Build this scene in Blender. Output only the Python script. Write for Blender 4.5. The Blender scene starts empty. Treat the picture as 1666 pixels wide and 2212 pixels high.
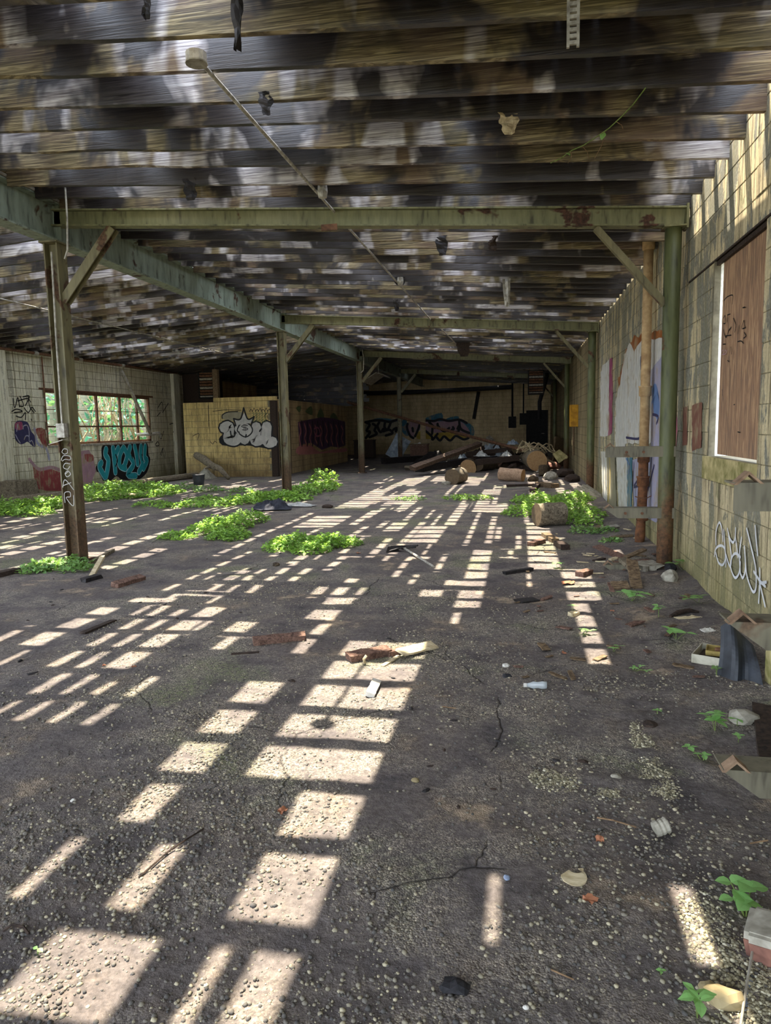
import bpy, bmesh, math, random
import numpy as np
from mathutils import Vector, Matrix, Euler, noise as mnoise
random.seed(7); rng = np.random.default_rng(7)
scene = bpy.context.scene
COL = scene.collection

# ------------------------------------------------------------------ camera
CAM_H = 1.5
F_PX, YAW, PITCH, ROLL = 1517.56, 0.1898, 0.1204, -0.020
fwd = Vector((-math.sin(YAW)*math.cos(PITCH), math.cos(YAW)*math.cos(PITCH), -math.sin(PITCH)))
r0 = Vector((math.cos(YAW), math.sin(YAW), 0)); u0 = r0.cross(fwd)
c_r = math.cos(ROLL)*r0 + math.sin(ROLL)*u0
c_u = -math.sin(ROLL)*r0 + math.cos(ROLL)*u0
cam_d = bpy.data.cameras.new('camera'); cam = bpy.data.objects.new('camera', cam_d); COL.objects.link(cam)
cam_d.sensor_fit = 'HORIZONTAL'; cam_d.sensor_width = 36.0; cam_d.lens = 36.0*F_PX/1666.0
cam_d.clip_start = 0.05; cam_d.clip_end = 400
m = Matrix(((c_r.x, c_u.x, -fwd.x, 0), (c_r.y, c_u.y, -fwd.y, 0), (c_r.z, c_u.z, -fwd.z, CAM_H), (0, 0, 0, 1)))
cam.matrix_world = m
scene.camera = cam

# ------------------------------------------------------------------ light
KX, KY = 0.25, 0.247                     # the sun travels KX to the right and KY towards us for each metre down
world = bpy.data.worlds.new('sky'); scene.world = world; world.use_nodes = True
wn = world.node_tree; wn.nodes.clear()
w_out = wn.nodes.new('ShaderNodeOutputWorld'); w_bg = wn.nodes.new('ShaderNodeBackground')
w_sky = wn.nodes.new('ShaderNodeTexSky'); w_sky.sky_type = 'NISHITA'; w_sky.sun_disc = False
w_sky.sun_elevation = math.radians(70); w_sky.sun_rotation = math.radians(-45); w_sky.dust_density = 3.0
w_mix = wn.nodes.new('ShaderNodeMix'); w_mix.data_type = 'RGBA'; w_mix.inputs[0].default_value = 0.72
w_mix.inputs[7].default_value = (6.5, 7.2, 8.3, 1)          # bright summer haze over the woods
wn.links.new(w_sky.outputs[0], w_mix.inputs[6]); wn.links.new(w_mix.outputs[2], w_bg.inputs[0])
w_bg.inputs[1].default_value = 0.88
wn.links.new(w_bg.outputs[0], w_out.inputs[0])
sun_d = bpy.data.lights.new('sun', 'SUN'); sun_d.energy = 16.0; sun_d.angle = math.radians(0.55); sun_d.color = (1.0, 0.91, 0.76)
sun = bpy.data.objects.new('sun', sun_d); COL.objects.link(sun)
sun.rotation_euler = Vector((KX, -KY, -1)).to_track_quat('-Z', 'Y').to_euler(); sun.location = (-3, 6, 9)
vs = scene.view_settings
vs.view_transform = 'Standard'; vs.look = 'None'; vs.gamma = 1.0; vs.use_curve_mapping = False
vs.exposure = 0.42
scene.cycles.max_bounces = 4; scene.cycles.use_light_tree = False; scene.cycles.diffuse_bounces = 3; scene.cycles.glossy_bounces = 2; scene.cycles.transmission_bounces = 4; scene.cycles.transparent_max_bounces = 6; scene.cycles.use_denoising = True

# ------------------------------------------------------------------ measuring the place from the picture
def ray(px, py): return fwd + c_r*((px-833)/F_PX) + c_u*((1106-py)/F_PX)
EYE = Vector((0, 0, CAM_H))
def at_z(px, py, z=0.0): d = ray(px, py); return EYE + d*((z-CAM_H)/d.z)
def at_x(px, py, x): d = ray(px, py); return EYE + d*(x/d.x)
def at_y(px, py, y): d = ray(px, py); return EYE + d*(y/d.y)

# main dimensions, metres
XL, XR, Y1, BAY = -5.135, 1.434, 7.36, 7.69      # ridge columns, wall columns, first frame, frame spacing
XW, XLW, YB = 1.58, -11.8, 38.1                  # faces of right, left and back wall
YF = -5.0                                        # open front edge of the shed, behind us
YBOOTH, XBOOTH0, XBOOTH1, YBOOTH1 = 21.3, -11.8, -7.55, 30.6
JOIST_H, JOIST_T, JOIST_S, JOIST_0 = 0.286, 0.045, 0.408, 4.41
def roof_z(x):                                   # underside of the joists
    return 3.97 - 0.0705*(x+5.05) if x > XL else 3.97 - 0.070*(XL-x)

# ------------------------------------------------------------------ objects and names
def tag(o, label=None, cat=None, group=None, kind=None):
    if label: o['label'] = label
    if cat: o['category'] = cat
    if group: o['group'] = group
    if kind: o['kind'] = kind
    return o
def thing(name, label=None, cat=None, loc=(0, 0, 0), group=None, kind=None, rz=0.0):
    o = bpy.data.objects.new(name, None); COL.objects.link(o); o.location = loc; o.rotation_euler = (0, 0, rz)
    o.empty_display_size = 0.1
    return tag(o, label, cat, group, kind)
def clone(o, parent=None, loc=None):
    c = o.copy(); COL.objects.link(c)
    if parent is not None: c.parent = parent
    if loc is not None: c.location = loc
    for ch in list(o.children):
        d = ch.copy(); COL.objects.link(d); d.parent = c
        for g in list(ch.children):
            e = g.copy(); COL.objects.link(e); e.parent = d
    return c
def world_loc(o):
    l = Vector(o.location)
    while o.parent is not None: o = o.parent; l = l + Vector(o.location)
    return l

class MB:
    """collects shapes; build() links them as one mesh object"""
    def __init__(s): s.v = []; s.f = []; s.mi = []; s.cur = 0
    def raw(s, vs_, fs):
        b = len(s.v); s.v.extend([tuple(p) for p in vs_])
        for f in fs: s.f.append(tuple(b+i for i in f)); s.mi.append(s.cur)
        return s
    def box(s, c, size, R=None, bev=0.0):
        hx, hy, hz = size[0]/2, size[1]/2, size[2]/2; c = Vector(c)
        P = [Vector((x*hx, y*hy, z*hz)) for z in (-1, 1) for y in (-1, 1) for x in (-1, 1)]
        if R is not None: P = [R @ p for p in P]
        return s.raw([p+c for p in P], [(0, 2, 3, 1), (4, 5, 7, 6), (0, 1, 5, 4), (2, 6, 7, 3), (0, 4, 6, 2), (1, 3, 7, 5)])
    def span(s, a, b): # box between two corners
        a = Vector(a); b = Vector(b)
        return s.box((a+b)/2, [abs(b[i]-a[i]) for i in range(3)])
    def tube(s, pts, r, n=8, caps=True, squash=1.0):
        pts = [Vector(p) for p in pts]; k = len(pts)
        rs = r if isinstance(r, (list, tuple)) else [r]*k
        b = len(s.v); prev = None
        for i, p in enumerate(pts):
            t = (pts[min(i+1, k-1)] - pts[max(i-1, 0)])
            t = t.normalized() if t.length > 1e-9 else Vector((0, 0, 1))
            a = prev if prev is not None else (Vector((0, 0, 1)) if abs(t.z) < 0.9 else Vector((1, 0, 0)))
            u = (a - t*a.dot(t)); u = u.normalized() if u.length > 1e-6 else t.orthogonal().normalized()
            w = t.cross(u); prev = u
            for j in range(n):
                an = 2*math.pi*j/n; s.v.append(tuple(p + (u*math.cos(an) + w*math.sin(an)*squash)*rs[i]))
        for i in range(k-1):
            for j in range(n):
                j2 = (j+1) % n
                s.f.append((b+i*n+j, b+i*n+j2, b+(i+1)*n+j2, b+(i+1)*n+j)); s.mi.append(s.cur)
        if caps:
            s.f.append(tuple(b+j for j in range(n))[::-1]); s.mi.append(s.cur)
            s.f.append(tuple(b+(k-1)*n+j for j in range(n))); s.mi.append(s.cur)
        return s
    def prism(s, poly, frame, d0, d1):
        """2-D polygon in a frame (o, u, v, w) given thickness from d0 to d1 along w"""
        o, u, v, w = frame; n = len(poly)
        A = [o + u*a + v*b + w*d0 for a, b in poly]; B = [o + u*a + v*b + w*d1 for a, b in poly]
        fs = [tuple(range(n))[::-1], tuple(range(n, 2*n))] + [(i, (i+1) % n, n+(i+1) % n, n+i) for i in range(n)]
        return s.raw(A+B, fs)
    def isec(s, a, b, w, d, tw, tf, up=(0, 0, 1)):
        """I-section between two points"""
        a = Vector(a); b = Vector(b); t = (b-a).normalized(); up = Vector(up); up = (up - t*up.dot(t)).normalized(); sd = t.cross(up)
        P = [(-w/2, -d/2), (w/2, -d/2), (w/2, -d/2+tf), (tw/2, -d/2+tf), (tw/2, d/2-tf), (w/2, d/2-tf), (w/2, d/2), (-w/2, d/2), (-w/2, d/2-tf), (-tw/2, d/2-tf), (-tw/2, -d/2+tf), (-w/2, -d/2+tf)]
        A = [a + sd*x + up*y for x, y in P]; B = [b + sd*x + up*y for x, y in P]; n = len(P)
        return s.raw(A+B, [tuple(range(n))[::-1], tuple(range(n, 2*n))] + [(i, (i+1) % n, n+(i+1) % n, n+i) for i in range(n)])
    def rock(s, c, size, seed=0, sub=2, rough=0.25, R=None, flat=0.0):
        bm = bmesh.new(); bmesh.ops.create_icosphere(bm, subdivisions=sub, radius=0.5)
        c = Vector(c); V = []
        for v in bm.verts:
            p = v.co.copy(); k = 1 + rough*mnoise.noise(p*2.2 + Vector((seed*3.7, seed*1.3, seed*0.7))) + rough*0.4*mnoise.noise(p*6 + Vector((seed, 0, seed)))
            p = p*k; p = Vector((p.x*size[0], p.y*size[1], p.z*size[2]))
            if R is not None: p = R @ p
            V.append(p+c)
        F = [tuple(v.index for v in f.verts) for f in bm.faces]; bm.free()
        return s.raw(V, F)
    def build(s, name, mat, parent=None, smooth=False, local=False):
        me = bpy.data.meshes.new(name)
        off = Vector((0, 0, 0)) if (parent is None or local) else world_loc(parent)
        vv = s.v if off.length == 0 else [(p[0]-off.x, p[1]-off.y, p[2]-off.z) for p in s.v]
        me.from_pydata(vv, [], s.f)
        for mt in (mat if isinstance(mat, (list, tuple)) else [mat]): me.materials.append(mt)
        if any(s.mi): me.polygons.foreach_set('material_index', s.mi)
        if smooth: me.polygons.foreach_set('use_smooth', [True]*len(me.polygons))
        me.update()
        o = bpy.data.objects.new(name, me); COL.objects.link(o)
        if parent is not None: o.parent = parent
        return o
def RZ(a): return Matrix.Rotation(a, 3, 'Z')
def R3(rx, ry, rz): return Euler((rx, ry, rz)).to_matrix()
def base(name, mb, mat, label, cat, group=None, smooth=False, kind=None):
    """a thing that is one mesh, its origin put at its base"""
    xs = [p[0] for p in mb.v]; ys = [p[1] for p in mb.v]; zs = [p[2] for p in mb.v]
    o_ = Vector(((min(xs)+max(xs))/2, (min(ys)+max(ys))/2, min(zs)))
    mb.v = [(p[0]-o_.x, p[1]-o_.y, p[2]-o_.z) for p in mb.v]
    o = mb.build(name, mat, None, smooth); o.location = o_
    return tag(o, label, cat, group, kind)
# ------------------------------------------------------------------ materials
class G:
    def __init__(s, name, rough=0.8, spec=0.3):
        s.m = bpy.data.materials.new(name); s.m.use_nodes = True; s.nt = s.m.node_tree
        s.b = s.nt.nodes['Principled BSDF']; s.b.inputs['Roughness'].default_value = rough
        s.b.inputs['Specular IOR Level'].default_value = spec
    def n(s, t, **k):
        x = s.nt.nodes.new(t)
        for a, v in k.items(): setattr(x, a, v)
        return x
    def L(s, a, b): s.nt.links.new(a, b)
    def put(s, sock, v):
        if isinstance(v, (int, float)): sock.default_value = v
        elif isinstance(v, (tuple, list)): sock.default_value = tuple(v) + ((1.0,) if len(v) == 3 and len(sock.default_value) == 4 else ())
        else: s.L(v, sock)
    def pos(s): return s.n('ShaderNodeNewGeometry').outputs['Position']
    def island(s): return s.n('ShaderNodeNewGeometry').outputs['Random Per Island']
    def objrand(s): return s.n('ShaderNodeObjectInfo').outputs['Random']
    def map(s, v, scale=(1, 1, 1), loc=(0, 0, 0), rot=(0, 0, 0)):
        x = s.n('ShaderNodeMapping'); s.L(v, x.inputs[0]); x.inputs['Scale'].default_value = scale; x.inputs['Location'].default_value = loc; x.inputs['Rotation'].default_value = rot
        return x.outputs[0]
    def addv(s, v, w):
        x = s.n('ShaderNodeVectorMath', operation='ADD'); s.L(v, x.inputs[0]); s.put(x.inputs[1], w); return x.outputs[0]
    def noise(s, v, scale=5, detail=4, rough=0.55, dist=0.0, color=False):
        x = s.n('ShaderNodeTexNoise'); s.L(v, x.inputs['Vector']); x.inputs['Scale'].default_value = scale; x.inputs['Detail'].default_value = detail
        x.inputs['Roughness'].default_value = rough; x.inputs['Distortion'].default_value = dist
        return x.outputs['Color' if color else 'Fac']
    def vor(s, v, scale=30, out='Distance', feature='F1'):
        x = s.n('ShaderNodeTexVoronoi', feature=feature); s.L(v, x.inputs['Vector']); x.inputs['Scale'].default_value = scale; return x.outputs[out]
    def wave(s, v, scale=5, dist=3, detail=2, dscale=1, axis='X'):
        x = s.n('ShaderNodeTexWave', bands_direction=axis); s.L(v, x.inputs['Vector']); x.inputs['Scale'].default_value = scale; x.inputs['Distortion'].default_value = dist
        x.inputs['Detail'].default_value = detail; x.inputs['Detail Scale'].default_value = dscale; return x.outputs['Fac']
    def ramp(s, f, stops, interp='LINEAR'):
        x = s.n('ShaderNodeValToRGB'); s.L(f, x.inputs[0]); e = x.color_ramp; e.interpolation = interp
        while len(e.elements) < len(stops): e.elements.new(0.5)
        for el, (p, c) in zip(e.elements, stops):
            el.position = p; el.color = (c, c, c, 1) if isinstance(c, (int, float)) else tuple(c)+((1,) if len(c) == 3 else ())
        return x.outputs[0]
    def step(s, f, a, b): return s.ramp(f, [(a, 0.0), (b, 1.0)])
    def mix(s, f, a, b, mode='MIX'):
        x = s.n('ShaderNodeMix', data_type='RGBA', blend_type=mode); s.put(x.inputs[0], f); s.put(x.inputs[6], a); s.put(x.inputs[7], b); return x.outputs[2]
    def math(s, op, a, b=0.0):
        x = s.n('ShaderNodeMath', operation=op); s.put(x.inputs[0], a); s.put(x.inputs[1], b); return x.outputs[0]
    def sep(s, v):
        x = s.n('ShaderNodeSeparateXYZ'); s.L(v, x.inputs[0]); return x.outputs
    def bump(s, h, strength=0.5, dist=0.01):
        x = s.n('ShaderNodeBump'); s.L(h, x.inputs['Height']); x.inputs['Strength'].default_value = strength; x.inputs['Distance'].default_value = dist
        s.L(x.outputs[0], s.b.inputs['Normal'])
    def col(s, c): s.put(s.b.inputs['Base Color'], c); return s
    def rough(s, r): s.put(s.b.inputs['Roughness'], r); return s
def lin(r, g, b):  # 0-255 display colour to linear
    return tuple(((c/255)/12.92 if c/255 <= 0.04045 else ((c/255+0.055)/1.055)**2.4) for c in (r, g, b))

def m_ground():
    g = G('dirt_floor', 0.9, 0.25); p = g.pos(); X, Y, Z = g.sep(p)
    big = g.noise(p, 0.9, 4, 0.6, 0.4); mid = g.noise(p, 2.6, 5, 0.65); fine = g.noise(p, 34, 4, 0.72)
    v = g.n('ShaderNodeTexVoronoi'); g.L(p, v.inputs['Vector']); v.inputs['Scale'].default_value = 150
    gv = g.sep(v.outputs['Color'])[0]; gd = v.outputs['Distance']
    soil = g.ramp(mid, [(0.3, lin(76, 71, 71)), (0.5, lin(106, 98, 93)), (0.7, lin(154, 139, 122))])
    grav = g.ramp(gv, [(0.0, lin(58, 56, 56)), (0.5, lin(106, 101, 95)), (0.85, lin(156, 147, 130)), (1.0, lin(206, 197, 172))])
    isg = g.step(g.math('ADD', g.math('MULTIPLY', mid, 0.5), g.math('MULTIPLY', big, 0.5)), 0.46, 0.58)
    c = g.mix(g.math('MULTIPLY', isg, 0.7), soil, grav)
    # black humus towards the right wall and in damp spots
    wob = g.math('MULTIPLY', g.math('SUBTRACT', mid, 0.5), 2.2)
    wall = g.math('MULTIPLY', g.step(g.math('ADD', X, wob), -0.9, 0.45), g.step(g.math('ADD', Y, wob), 2.1, 3.1))
    damp = g.step(g.math('SUBTRACT', g.math('ADD', mid, 0.5), big), 0.53, 0.64)
    hum = g.math('MAXIMUM', g.math('MULTIPLY', wall, 0.86), g.math('MULTIPLY', damp, 0.55))
    c = g.mix(hum, c, g.ramp(fine, [(0.3, lin(48, 43, 44)), (0.64, lin(86, 77, 74))]))
    moss = g.math('MULTIPLY', g.step(big, 0.56, 0.64), g.step(fine, 0.38, 0.6))
    c = g.mix(g.math('MULTIPLY', moss, 0.6), c, lin(100, 108, 66))
    silt = g.math('MULTIPLY', g.step(mid, 0.57, 0.66), g.math('SUBTRACT', 1.0, g.step(big, 0.42, 0.52)))
    c = g.mix(g.math('MULTIPLY', silt, 0.6), c, lin(172, 152, 126))
    c = g.mix(0.75, c, g.ramp(fine, [(0.28, 0.22), (0.72, 0.8)]), 'OVERLAY')
    cr = g.vor(g.addv(p, g.mix(0.16, (0, 0, 0), g.noise(p, 3, 3, 0.6, color=True))), 0.75, 'Distance', 'DISTANCE_TO_EDGE')
    crk = g.math('MULTIPLY', g.math('SUBTRACT', 1.0, g.step(cr, 0.0, 0.005)), g.step(big, 0.5, 0.55))
    c = g.mix(g.math('MULTIPLY', crk, 0.8), c, lin(34, 31, 30))
    g.col(c)
    h = g.math('ADD', g.math('MULTIPLY', fine, 1.0), g.math('MULTIPLY', g.math('SUBTRACT', 1.0, gd), g.math('ADD', 0.05, g.math('MULTIPLY', isg, 0.5))))
    g.bump(g.math('SUBTRACT', h, crk), 0.8, 0.012)
    g.rough(g.math('SUBTRACT', 0.95, g.math('MULTIPLY', hum, 0.25)))
    return g.m

def m_blockwall(name, base_c, paint_c, streak_c, dark_c, paint_amt=0.5, green=0.3, seed=0.0, u_axis='y', low=None):
    """painted concrete block: a peeling coat over grey block, with grime running down"""
    g = G(name, 0.88, 0.2); p = g.pos()
    q = g.map(p, (1, 1, 1), (seed, seed*1.7, seed*0.6))
    n1 = g.noise(g.map(q, (4.2, 4.2, 0.42)), 1.3, 4, 0.62, 0.25); n2 = g.noise(g.map(q, (17, 17, 0.9)), 1.3, 3, 0.65); n3 = g.noise(g.map(q, (1, 1, 0.55)), 4.2, 5, 0.7, 0.5); n4 = g.noise(q, 46, 3, 0.7)
    block = g.ramp(n4, [(0.3, tuple(c*0.72 for c in base_c)), (0.7, base_c)])
    paint = g.mix(g.step(n2, 0.35, 0.65), paint_c, tuple(c*0.74 for c in paint_c))
    t = 0.5 + (0.5-paint_amt)*0.3
    k = g.step(g.math('ADD', g.math('MULTIPLY', n3, 0.45), g.math('MULTIPLY', n1, 0.55)), t-0.012, t+0.012)
    c = g.mix(k, block, paint)
    c = g.mix(g.math('MULTIPLY', g.math('MULTIPLY', g.step(n2, 0.42, 0.66), g.step(n3, 0.4, 0.6)), 0.75), c, streak_c)
    c = g.mix(g.math('MULTIPLY', g.math('MULTIPLY', g.step(n1, 0.5, 0.66), g.step(n3, 0.62, 0.42)), green), c, lin(84, 94, 54))
    c = g.mix(g.math('MULTIPLY', g.math('MULTIPLY', g.step(g.math('SUBTRACT', 1.0, n1), 0.52, 0.68), g.step(n2, 0.4, 0.6)), green), c, lin(96, 100, 66))
    c = g.mix(g.math('MULTIPLY', g.step(g.math('MULTIPLY', n2, n1), 0.31, 0.37), 0.6), c, dark_c)
    X, Y, Z = g.sep(p)
    if low is not None:   # damp coming up from the ground, and washed-down grime under the roof edge
        f = g.math('SUBTRACT', 1.0, g.step(g.math('ADD', Z, g.math('MULTIPLY', g.math('SUBTRACT', n3, 0.5), 1.1)), 0.1, 0.85))
        c = g.mix(g.math('MULTIPLY', f, 0.72), c, low)
        f = g.math('MULTIPLY', g.step(g.math('ADD', Z, g.math('MULTIPLY', g.math('SUBTRACT', n1, 0.5), 2.2)), 2.4, 3.6), g.step(n2, 0.25, 0.6))
        c = g.mix(g.math('MULTIPLY', f, 0.6), c, lin(104, 104, 82))
    c = g.mix(0.45, c, g.ramp(n4, [(0.3, 0.34), (0.7, 0.7)]), 'OVERLAY')
    g.col(c); g.bump(g.math('ADD', g.math('MULTIPLY', k, 0.5), g.math('MULTIPLY', n4, 0.5)), 0.6, 0.006)
    return g.m

def m_farwall(name, c0, c1, seed=0.0):
    """block wall too far away to tell the blocks apart"""
    g = G(name, 0.9, 0.15); p = g.pos()
    q = g.map(p, (1, 1, 1), (seed, seed, 0))
    X, Y, Z = g.sep(p); cb = g.n('ShaderNodeCombineXYZ'); g.L(g.math('ADD', X, Y), cb.inputs[0]); g.L(Z, cb.inputs[1])
    br = g.n('ShaderNodeTexBrick'); g.L(cb.outputs[0], br.inputs['Vector']); br.inputs['Scale'].default_value = 1.0
    br.inputs['Brick Width'].default_value = 0.4; br.inputs['Row Height'].default_value = 0.2; br.inputs['Mortar Size'].default_value = 0.008
    br.inputs['Color1'].default_value = (1, 1, 1, 1); br.inputs['Color2'].default_value = (0.88, 0.88, 0.88, 1); br.inputs['Mortar'].default_value = (0.55, 0.55, 0.55, 1)
    n1 = g.noise(g.map(q, (1.6, 1.6, 0.4)), 1.2, 5, 0.6); n2 = g.noise(q, 14, 5, 0.7)
    c = g.mix(g.step(n1, 0.35, 0.68), c0, c1)
    c = g.mix(1.0, c, br.outputs['Color'], 'MULTIPLY')
    c = g.mix(0.4, c, g.ramp(n2, [(0.3, 0.35), (0.7, 0.7)]), 'OVERLAY')
    g.col(c); g.bump(br.outputs['Fac'], 0.5, -0.01)
    return g.m

def m_timber(name, ash=0.5, seed=0.0, char=0.5):
    """old joist: brown fir, scorched black in long patches, pale patches for ash and for sky glare put into the colour"""
    g = G(name, 0.6, 0.5); p = g.pos()
    rnd = g.objrand(); cb = g.n('ShaderNodeCombineXYZ')
    g.L(g.math('MULTIPLY', rnd, 37.0), cb.inputs[0]); g.L(g.math('MULTIPLY', rnd, 13.0), cb.inputs[1])
    q = g.addv(p, cb.outputs[0])
    gr = g.noise(g.map(q, (0.7, 3, 24)), 2.6, 3, 0.62, 1.6)
    pa = g.noise(g.map(q, (1.0, 1, 0.75)), 1.25, 4, 0.6, 0.4); pb = g.noise(g.map(q, (1.25, 1, 0.4), (4, 0, 9)), 1.2, 3, 0.6, 0.3); pc = g.noise(g.map(q, (1.1, 1, 2), (8, 3, 1)), 1.2, 2, 0.6)
    wood = g.ramp(gr, [(0.34, lin(54, 46, 33)), (0.5, lin(108, 94, 66)), (0.64, lin(164, 148, 112))])
    wood = g.mix(g.math('MULTIPLY', g.step(pc, 0.52, 0.68), 0.3), wood, lin(100, 96, 56))
    wood = g.mix(g.math('MULTIPLY', g.step(g.math('SUBTRACT', 1.0, pc), 0.48, 0.62), 0.5), wood, lin(108, 84, 74))
    ash_glare_c = g.ramp(gr, [(0.34, lin(112, 104, 108)), (0.5, lin(194, 187, 188)), (0.64, lin(234, 231, 232))])  # ash tone that also carries the sky's glare as painted colour
    c = g.mix(g.math('MULTIPLY', g.step(pb, 0.515, 0.575), ash), wood, ash_glare_c)
    ch = g.step(pa, 0.55-0.2*char, 0.62-0.2*char)
    chc = g.ramp(gr, [(0.3, lin(19, 16, 17)), (0.72, lin(52, 45, 46))])
    c = g.mix(g.math('MULTIPLY', ch, 0.95), c, chc)
    g.col(c); g.rough(g.math('SUBTRACT', 0.72, g.math('MULTIPLY', ch, 0.32)))
    g.bump(gr, 0.5, 0.006)
    return g.m

def m_steel(name, paint, rust=0.4, seed=0.0, rustc=(104, 58, 34), low_rust=False):
    g = G(name, 0.6, 0.4); p = g.map(g.pos(), (1, 1, 1), (seed, seed, seed))
    n1 = g.noise(p, 1.8, 4, 0.68, 0.4); n2 = g.noise(g.map(p, (6, 6, 1.2)), 2.2, 3, 0.65); n3 = g.noise(p, 30, 2, 0.7)
    c = g.mix(g.step(n2, 0.35, 0.7), paint, tuple(v*0.55 for v in paint))
    r = g.ramp(n3, [(0.3, lin(*[v*0.55 for v in rustc])), (0.7, lin(*rustc))])
    f = g.step(n1, 0.66-0.3*rust, 0.70-0.3*rust)
    if low_rust:
        X, Y, Z = g.sep(g.pos()); lo = g.math('SUBTRACT', 1.0, g.step(g.math('ADD', Z, g.math('MULTIPLY', g.math('SUBTRACT', n1, 0.5), 1.6)), 0.5, 1.5))
        f = g.math('MAXIMUM', f, g.math('MULTIPLY', lo, 0.9))
    c = g.mix(f, c, r); c = g.mix(g.math('MULTIPLY', g.step(n2, 0.58, 0.7), 0.5), c, lin(34, 28, 22))
    g.col(c); g.rough(g.math('ADD', 0.5, g.math('MULTIPLY', f, 0.35))); g.bump(n3, 0.35, 0.003)
    return g.m

def m_plain(name, a, b=None, scale=12, rough=0.8, spec=0.3, bump=0.3, stretch=(1, 1, 1), metal=0.0, dist=0.3):
    g = G(name, rough, spec); p = g.map(g.pos(), stretch)
    n = g.noise(p, scale, 3, 0.62, dist); b = b or tuple(v*0.6 for v in a)
    g.col(g.ramp(n, [(0.32, b), (0.66, a)])); g.bump(n, bump, 0.005); g.b.inputs['Metallic'].default_value = metal
    return g.m
def m_leaf(name, dark, light, trans=0.45):
    g = G(name, 0.5, 0.35); c = g.ramp(g.island(), [(0.0, dark), (0.6, light), (1.0, tuple(min(1, v*1.35) for v in light))]); g.col(c)
    t = g.n('ShaderNodeBsdfTranslucent'); g.L(g.mix(0.3, c, lin(190, 220, 60)), t.inputs[0])
    mx = g.n('ShaderNodeMixShader'); mx.inputs[0].default_value = trans
    o = g.nt.nodes['Material Output']; g.L(g.b.outputs[0], mx.inputs[1]); g.L(t.outputs[0], mx.inputs[2]); g.L(mx.outputs[0], o.inputs[0])
    return g.m
def m_pebble(name, stops):
    g = G(name, 0.85, 0.3); n = g.noise(g.pos(), 60, 3, 0.6)
    c = g.ramp(g.island(), stops); g.col(g.mix(0.4, c, g.ramp(n, [(0.3, 0.35), (0.7, 0.65)]), 'OVERLAY')); return g.m
def m_bark(name, a, b):
    g = G(name, 0.9, 0.2); p = g.pos(); n = g.noise(p, 22, 4, 0.68, 1.2); v = g.noise(g.map(p, (1, 1, 2.2)), 60, 2, 0.6)
    g.col(g.ramp(g.math('ADD', g.math('MULTIPLY', n, 0.7), g.math('MULTIPLY', v, 0.3)), [(0.36, b), (0.62, a)])); g.bump(n, 0.9, 0.02); return g.m
def m_rings(name, a, b, scale=30):
    g = G(name, 0.85, 0.2); tc = g.n('ShaderNodeTexCoord').outputs['Object']
    w = g.n('ShaderNodeTexWave', wave_type='RINGS', rings_direction='SPHERICAL'); g.L(tc, w.inputs['Vector']); w.inputs['Scale'].default_value = scale; w.inputs['Distortion'].default_value = 2.0
    n = g.noise(tc, 18, 4, 0.6); g.col(g.ramp(g.math('ADD', g.math('MULTIPLY', w.outputs['Fac'], 0.4), g.math('MULTIPLY', n, 0.6)), [(0.25, b), (0.7, a)])); return g.m
def m_plywood(name):
    g = G(name, 0.7, 0.25); p = g.pos()
    n1 = g.noise(g.map(p, (1, 9, 0.9)), 2.4, 6, 0.65, 1.6); n2 = g.noise(g.map(p, (1, 40, 2)), 2.0, 4, 0.7); n3 = g.noise(p, 3.2, 4, 0.6)
    c = g.ramp(g.math('ADD', g.math('MULTIPLY', n1, 0.65), g.math('MULTIPLY', n2, 0.35)), [(0.42, lin(84, 52, 30)), (0.5, lin(150, 102, 62)), (0.58, lin(206, 164, 116))])
    X, Y, Z = g.sep(p); lo = g.math('SUBTRACT', 1.0, g.step(g.math('ADD', Z, g.math('MULTIPLY', n3, 0.3)), 1.45, 1.75))
    c = g.mix(g.math('MULTIPLY', lo, 0.45), c, lin(158, 136, 118)); g.col(c); g.bump(n2, 0.3, 0.003); return g.m
def m_spray(name, c, var=0.75):
    g = G(name, 0.6, 0.3); n = g.noise(g.pos(), 3.5, 3, 0.7, 0.5); n2 = g.noise(g.map(g.pos(), (14, 14, 1.2)), 1.6, 3, 0.65)
    k = g.mix(g.step(n2, 0.55, 0.75), g.mix(g.step(n, 0.35, 0.65), tuple(v*var for v in c), c), tuple(v*var*0.8 for v in c))
    if name in ('s_wallw', 's_lilac', 's_orange', 's_mag', 's_brick', 's_red', 's_mauve', 's_blueteal', 's_pink'): k = g.mix(g.math('MULTIPLY', g.step(g.math('ADD', g.math('MULTIPLY', n, 0.5), g.math('MULTIPLY', n2, 0.5)), 0.52, 0.56), 0.75), k, lin(152, 138, 108))
    g.col(k); return g.m

T = {}
T['ground'] = m_ground()
T['wall_r'] = m_blockwall('painted_block_right', lin(136, 133, 118), lin(202, 186, 148), lin(146, 130, 102), lin(76, 68, 52), 0.5, 0.5, 0.0, low=lin(122, 114, 70))
T['wall_l'] = m_blockwall('painted_block_left', lin(190, 184, 164), lin(228, 222, 198), lin(176, 164, 130), lin(120, 108, 80), 0.7, 0.2, 3.1, low=lin(128, 122, 84))
T['booth'] = m_blockwall('tan_block', lin(190, 166, 112), lin(214, 188, 126), lin(170, 146, 94), lin(110, 94, 60), 0.6, 0.2, 7.7, low=lin(92, 70, 50))
T['mortar'] = m_plain('mortar', lin(136, 128, 104), lin(96, 90, 70), 20, 0.95)
T['mortar_r'] = m_plain('mossy_mortar', lin(124, 116, 90), lin(92, 86, 64), 20, 0.95)
T['far_b'] = m_farwall('far_tan_wall', lin(222, 198, 152), lin(176, 156, 116), 2.0)
T['far_side'] = m_farwall('booth_side_wall', lin(204, 178, 130), lin(150, 128, 94), 5.0)
T['far_r'] = m_farwall('far_right_wall', lin(158, 142, 108), lin(96, 88, 62), 9.0)
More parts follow.
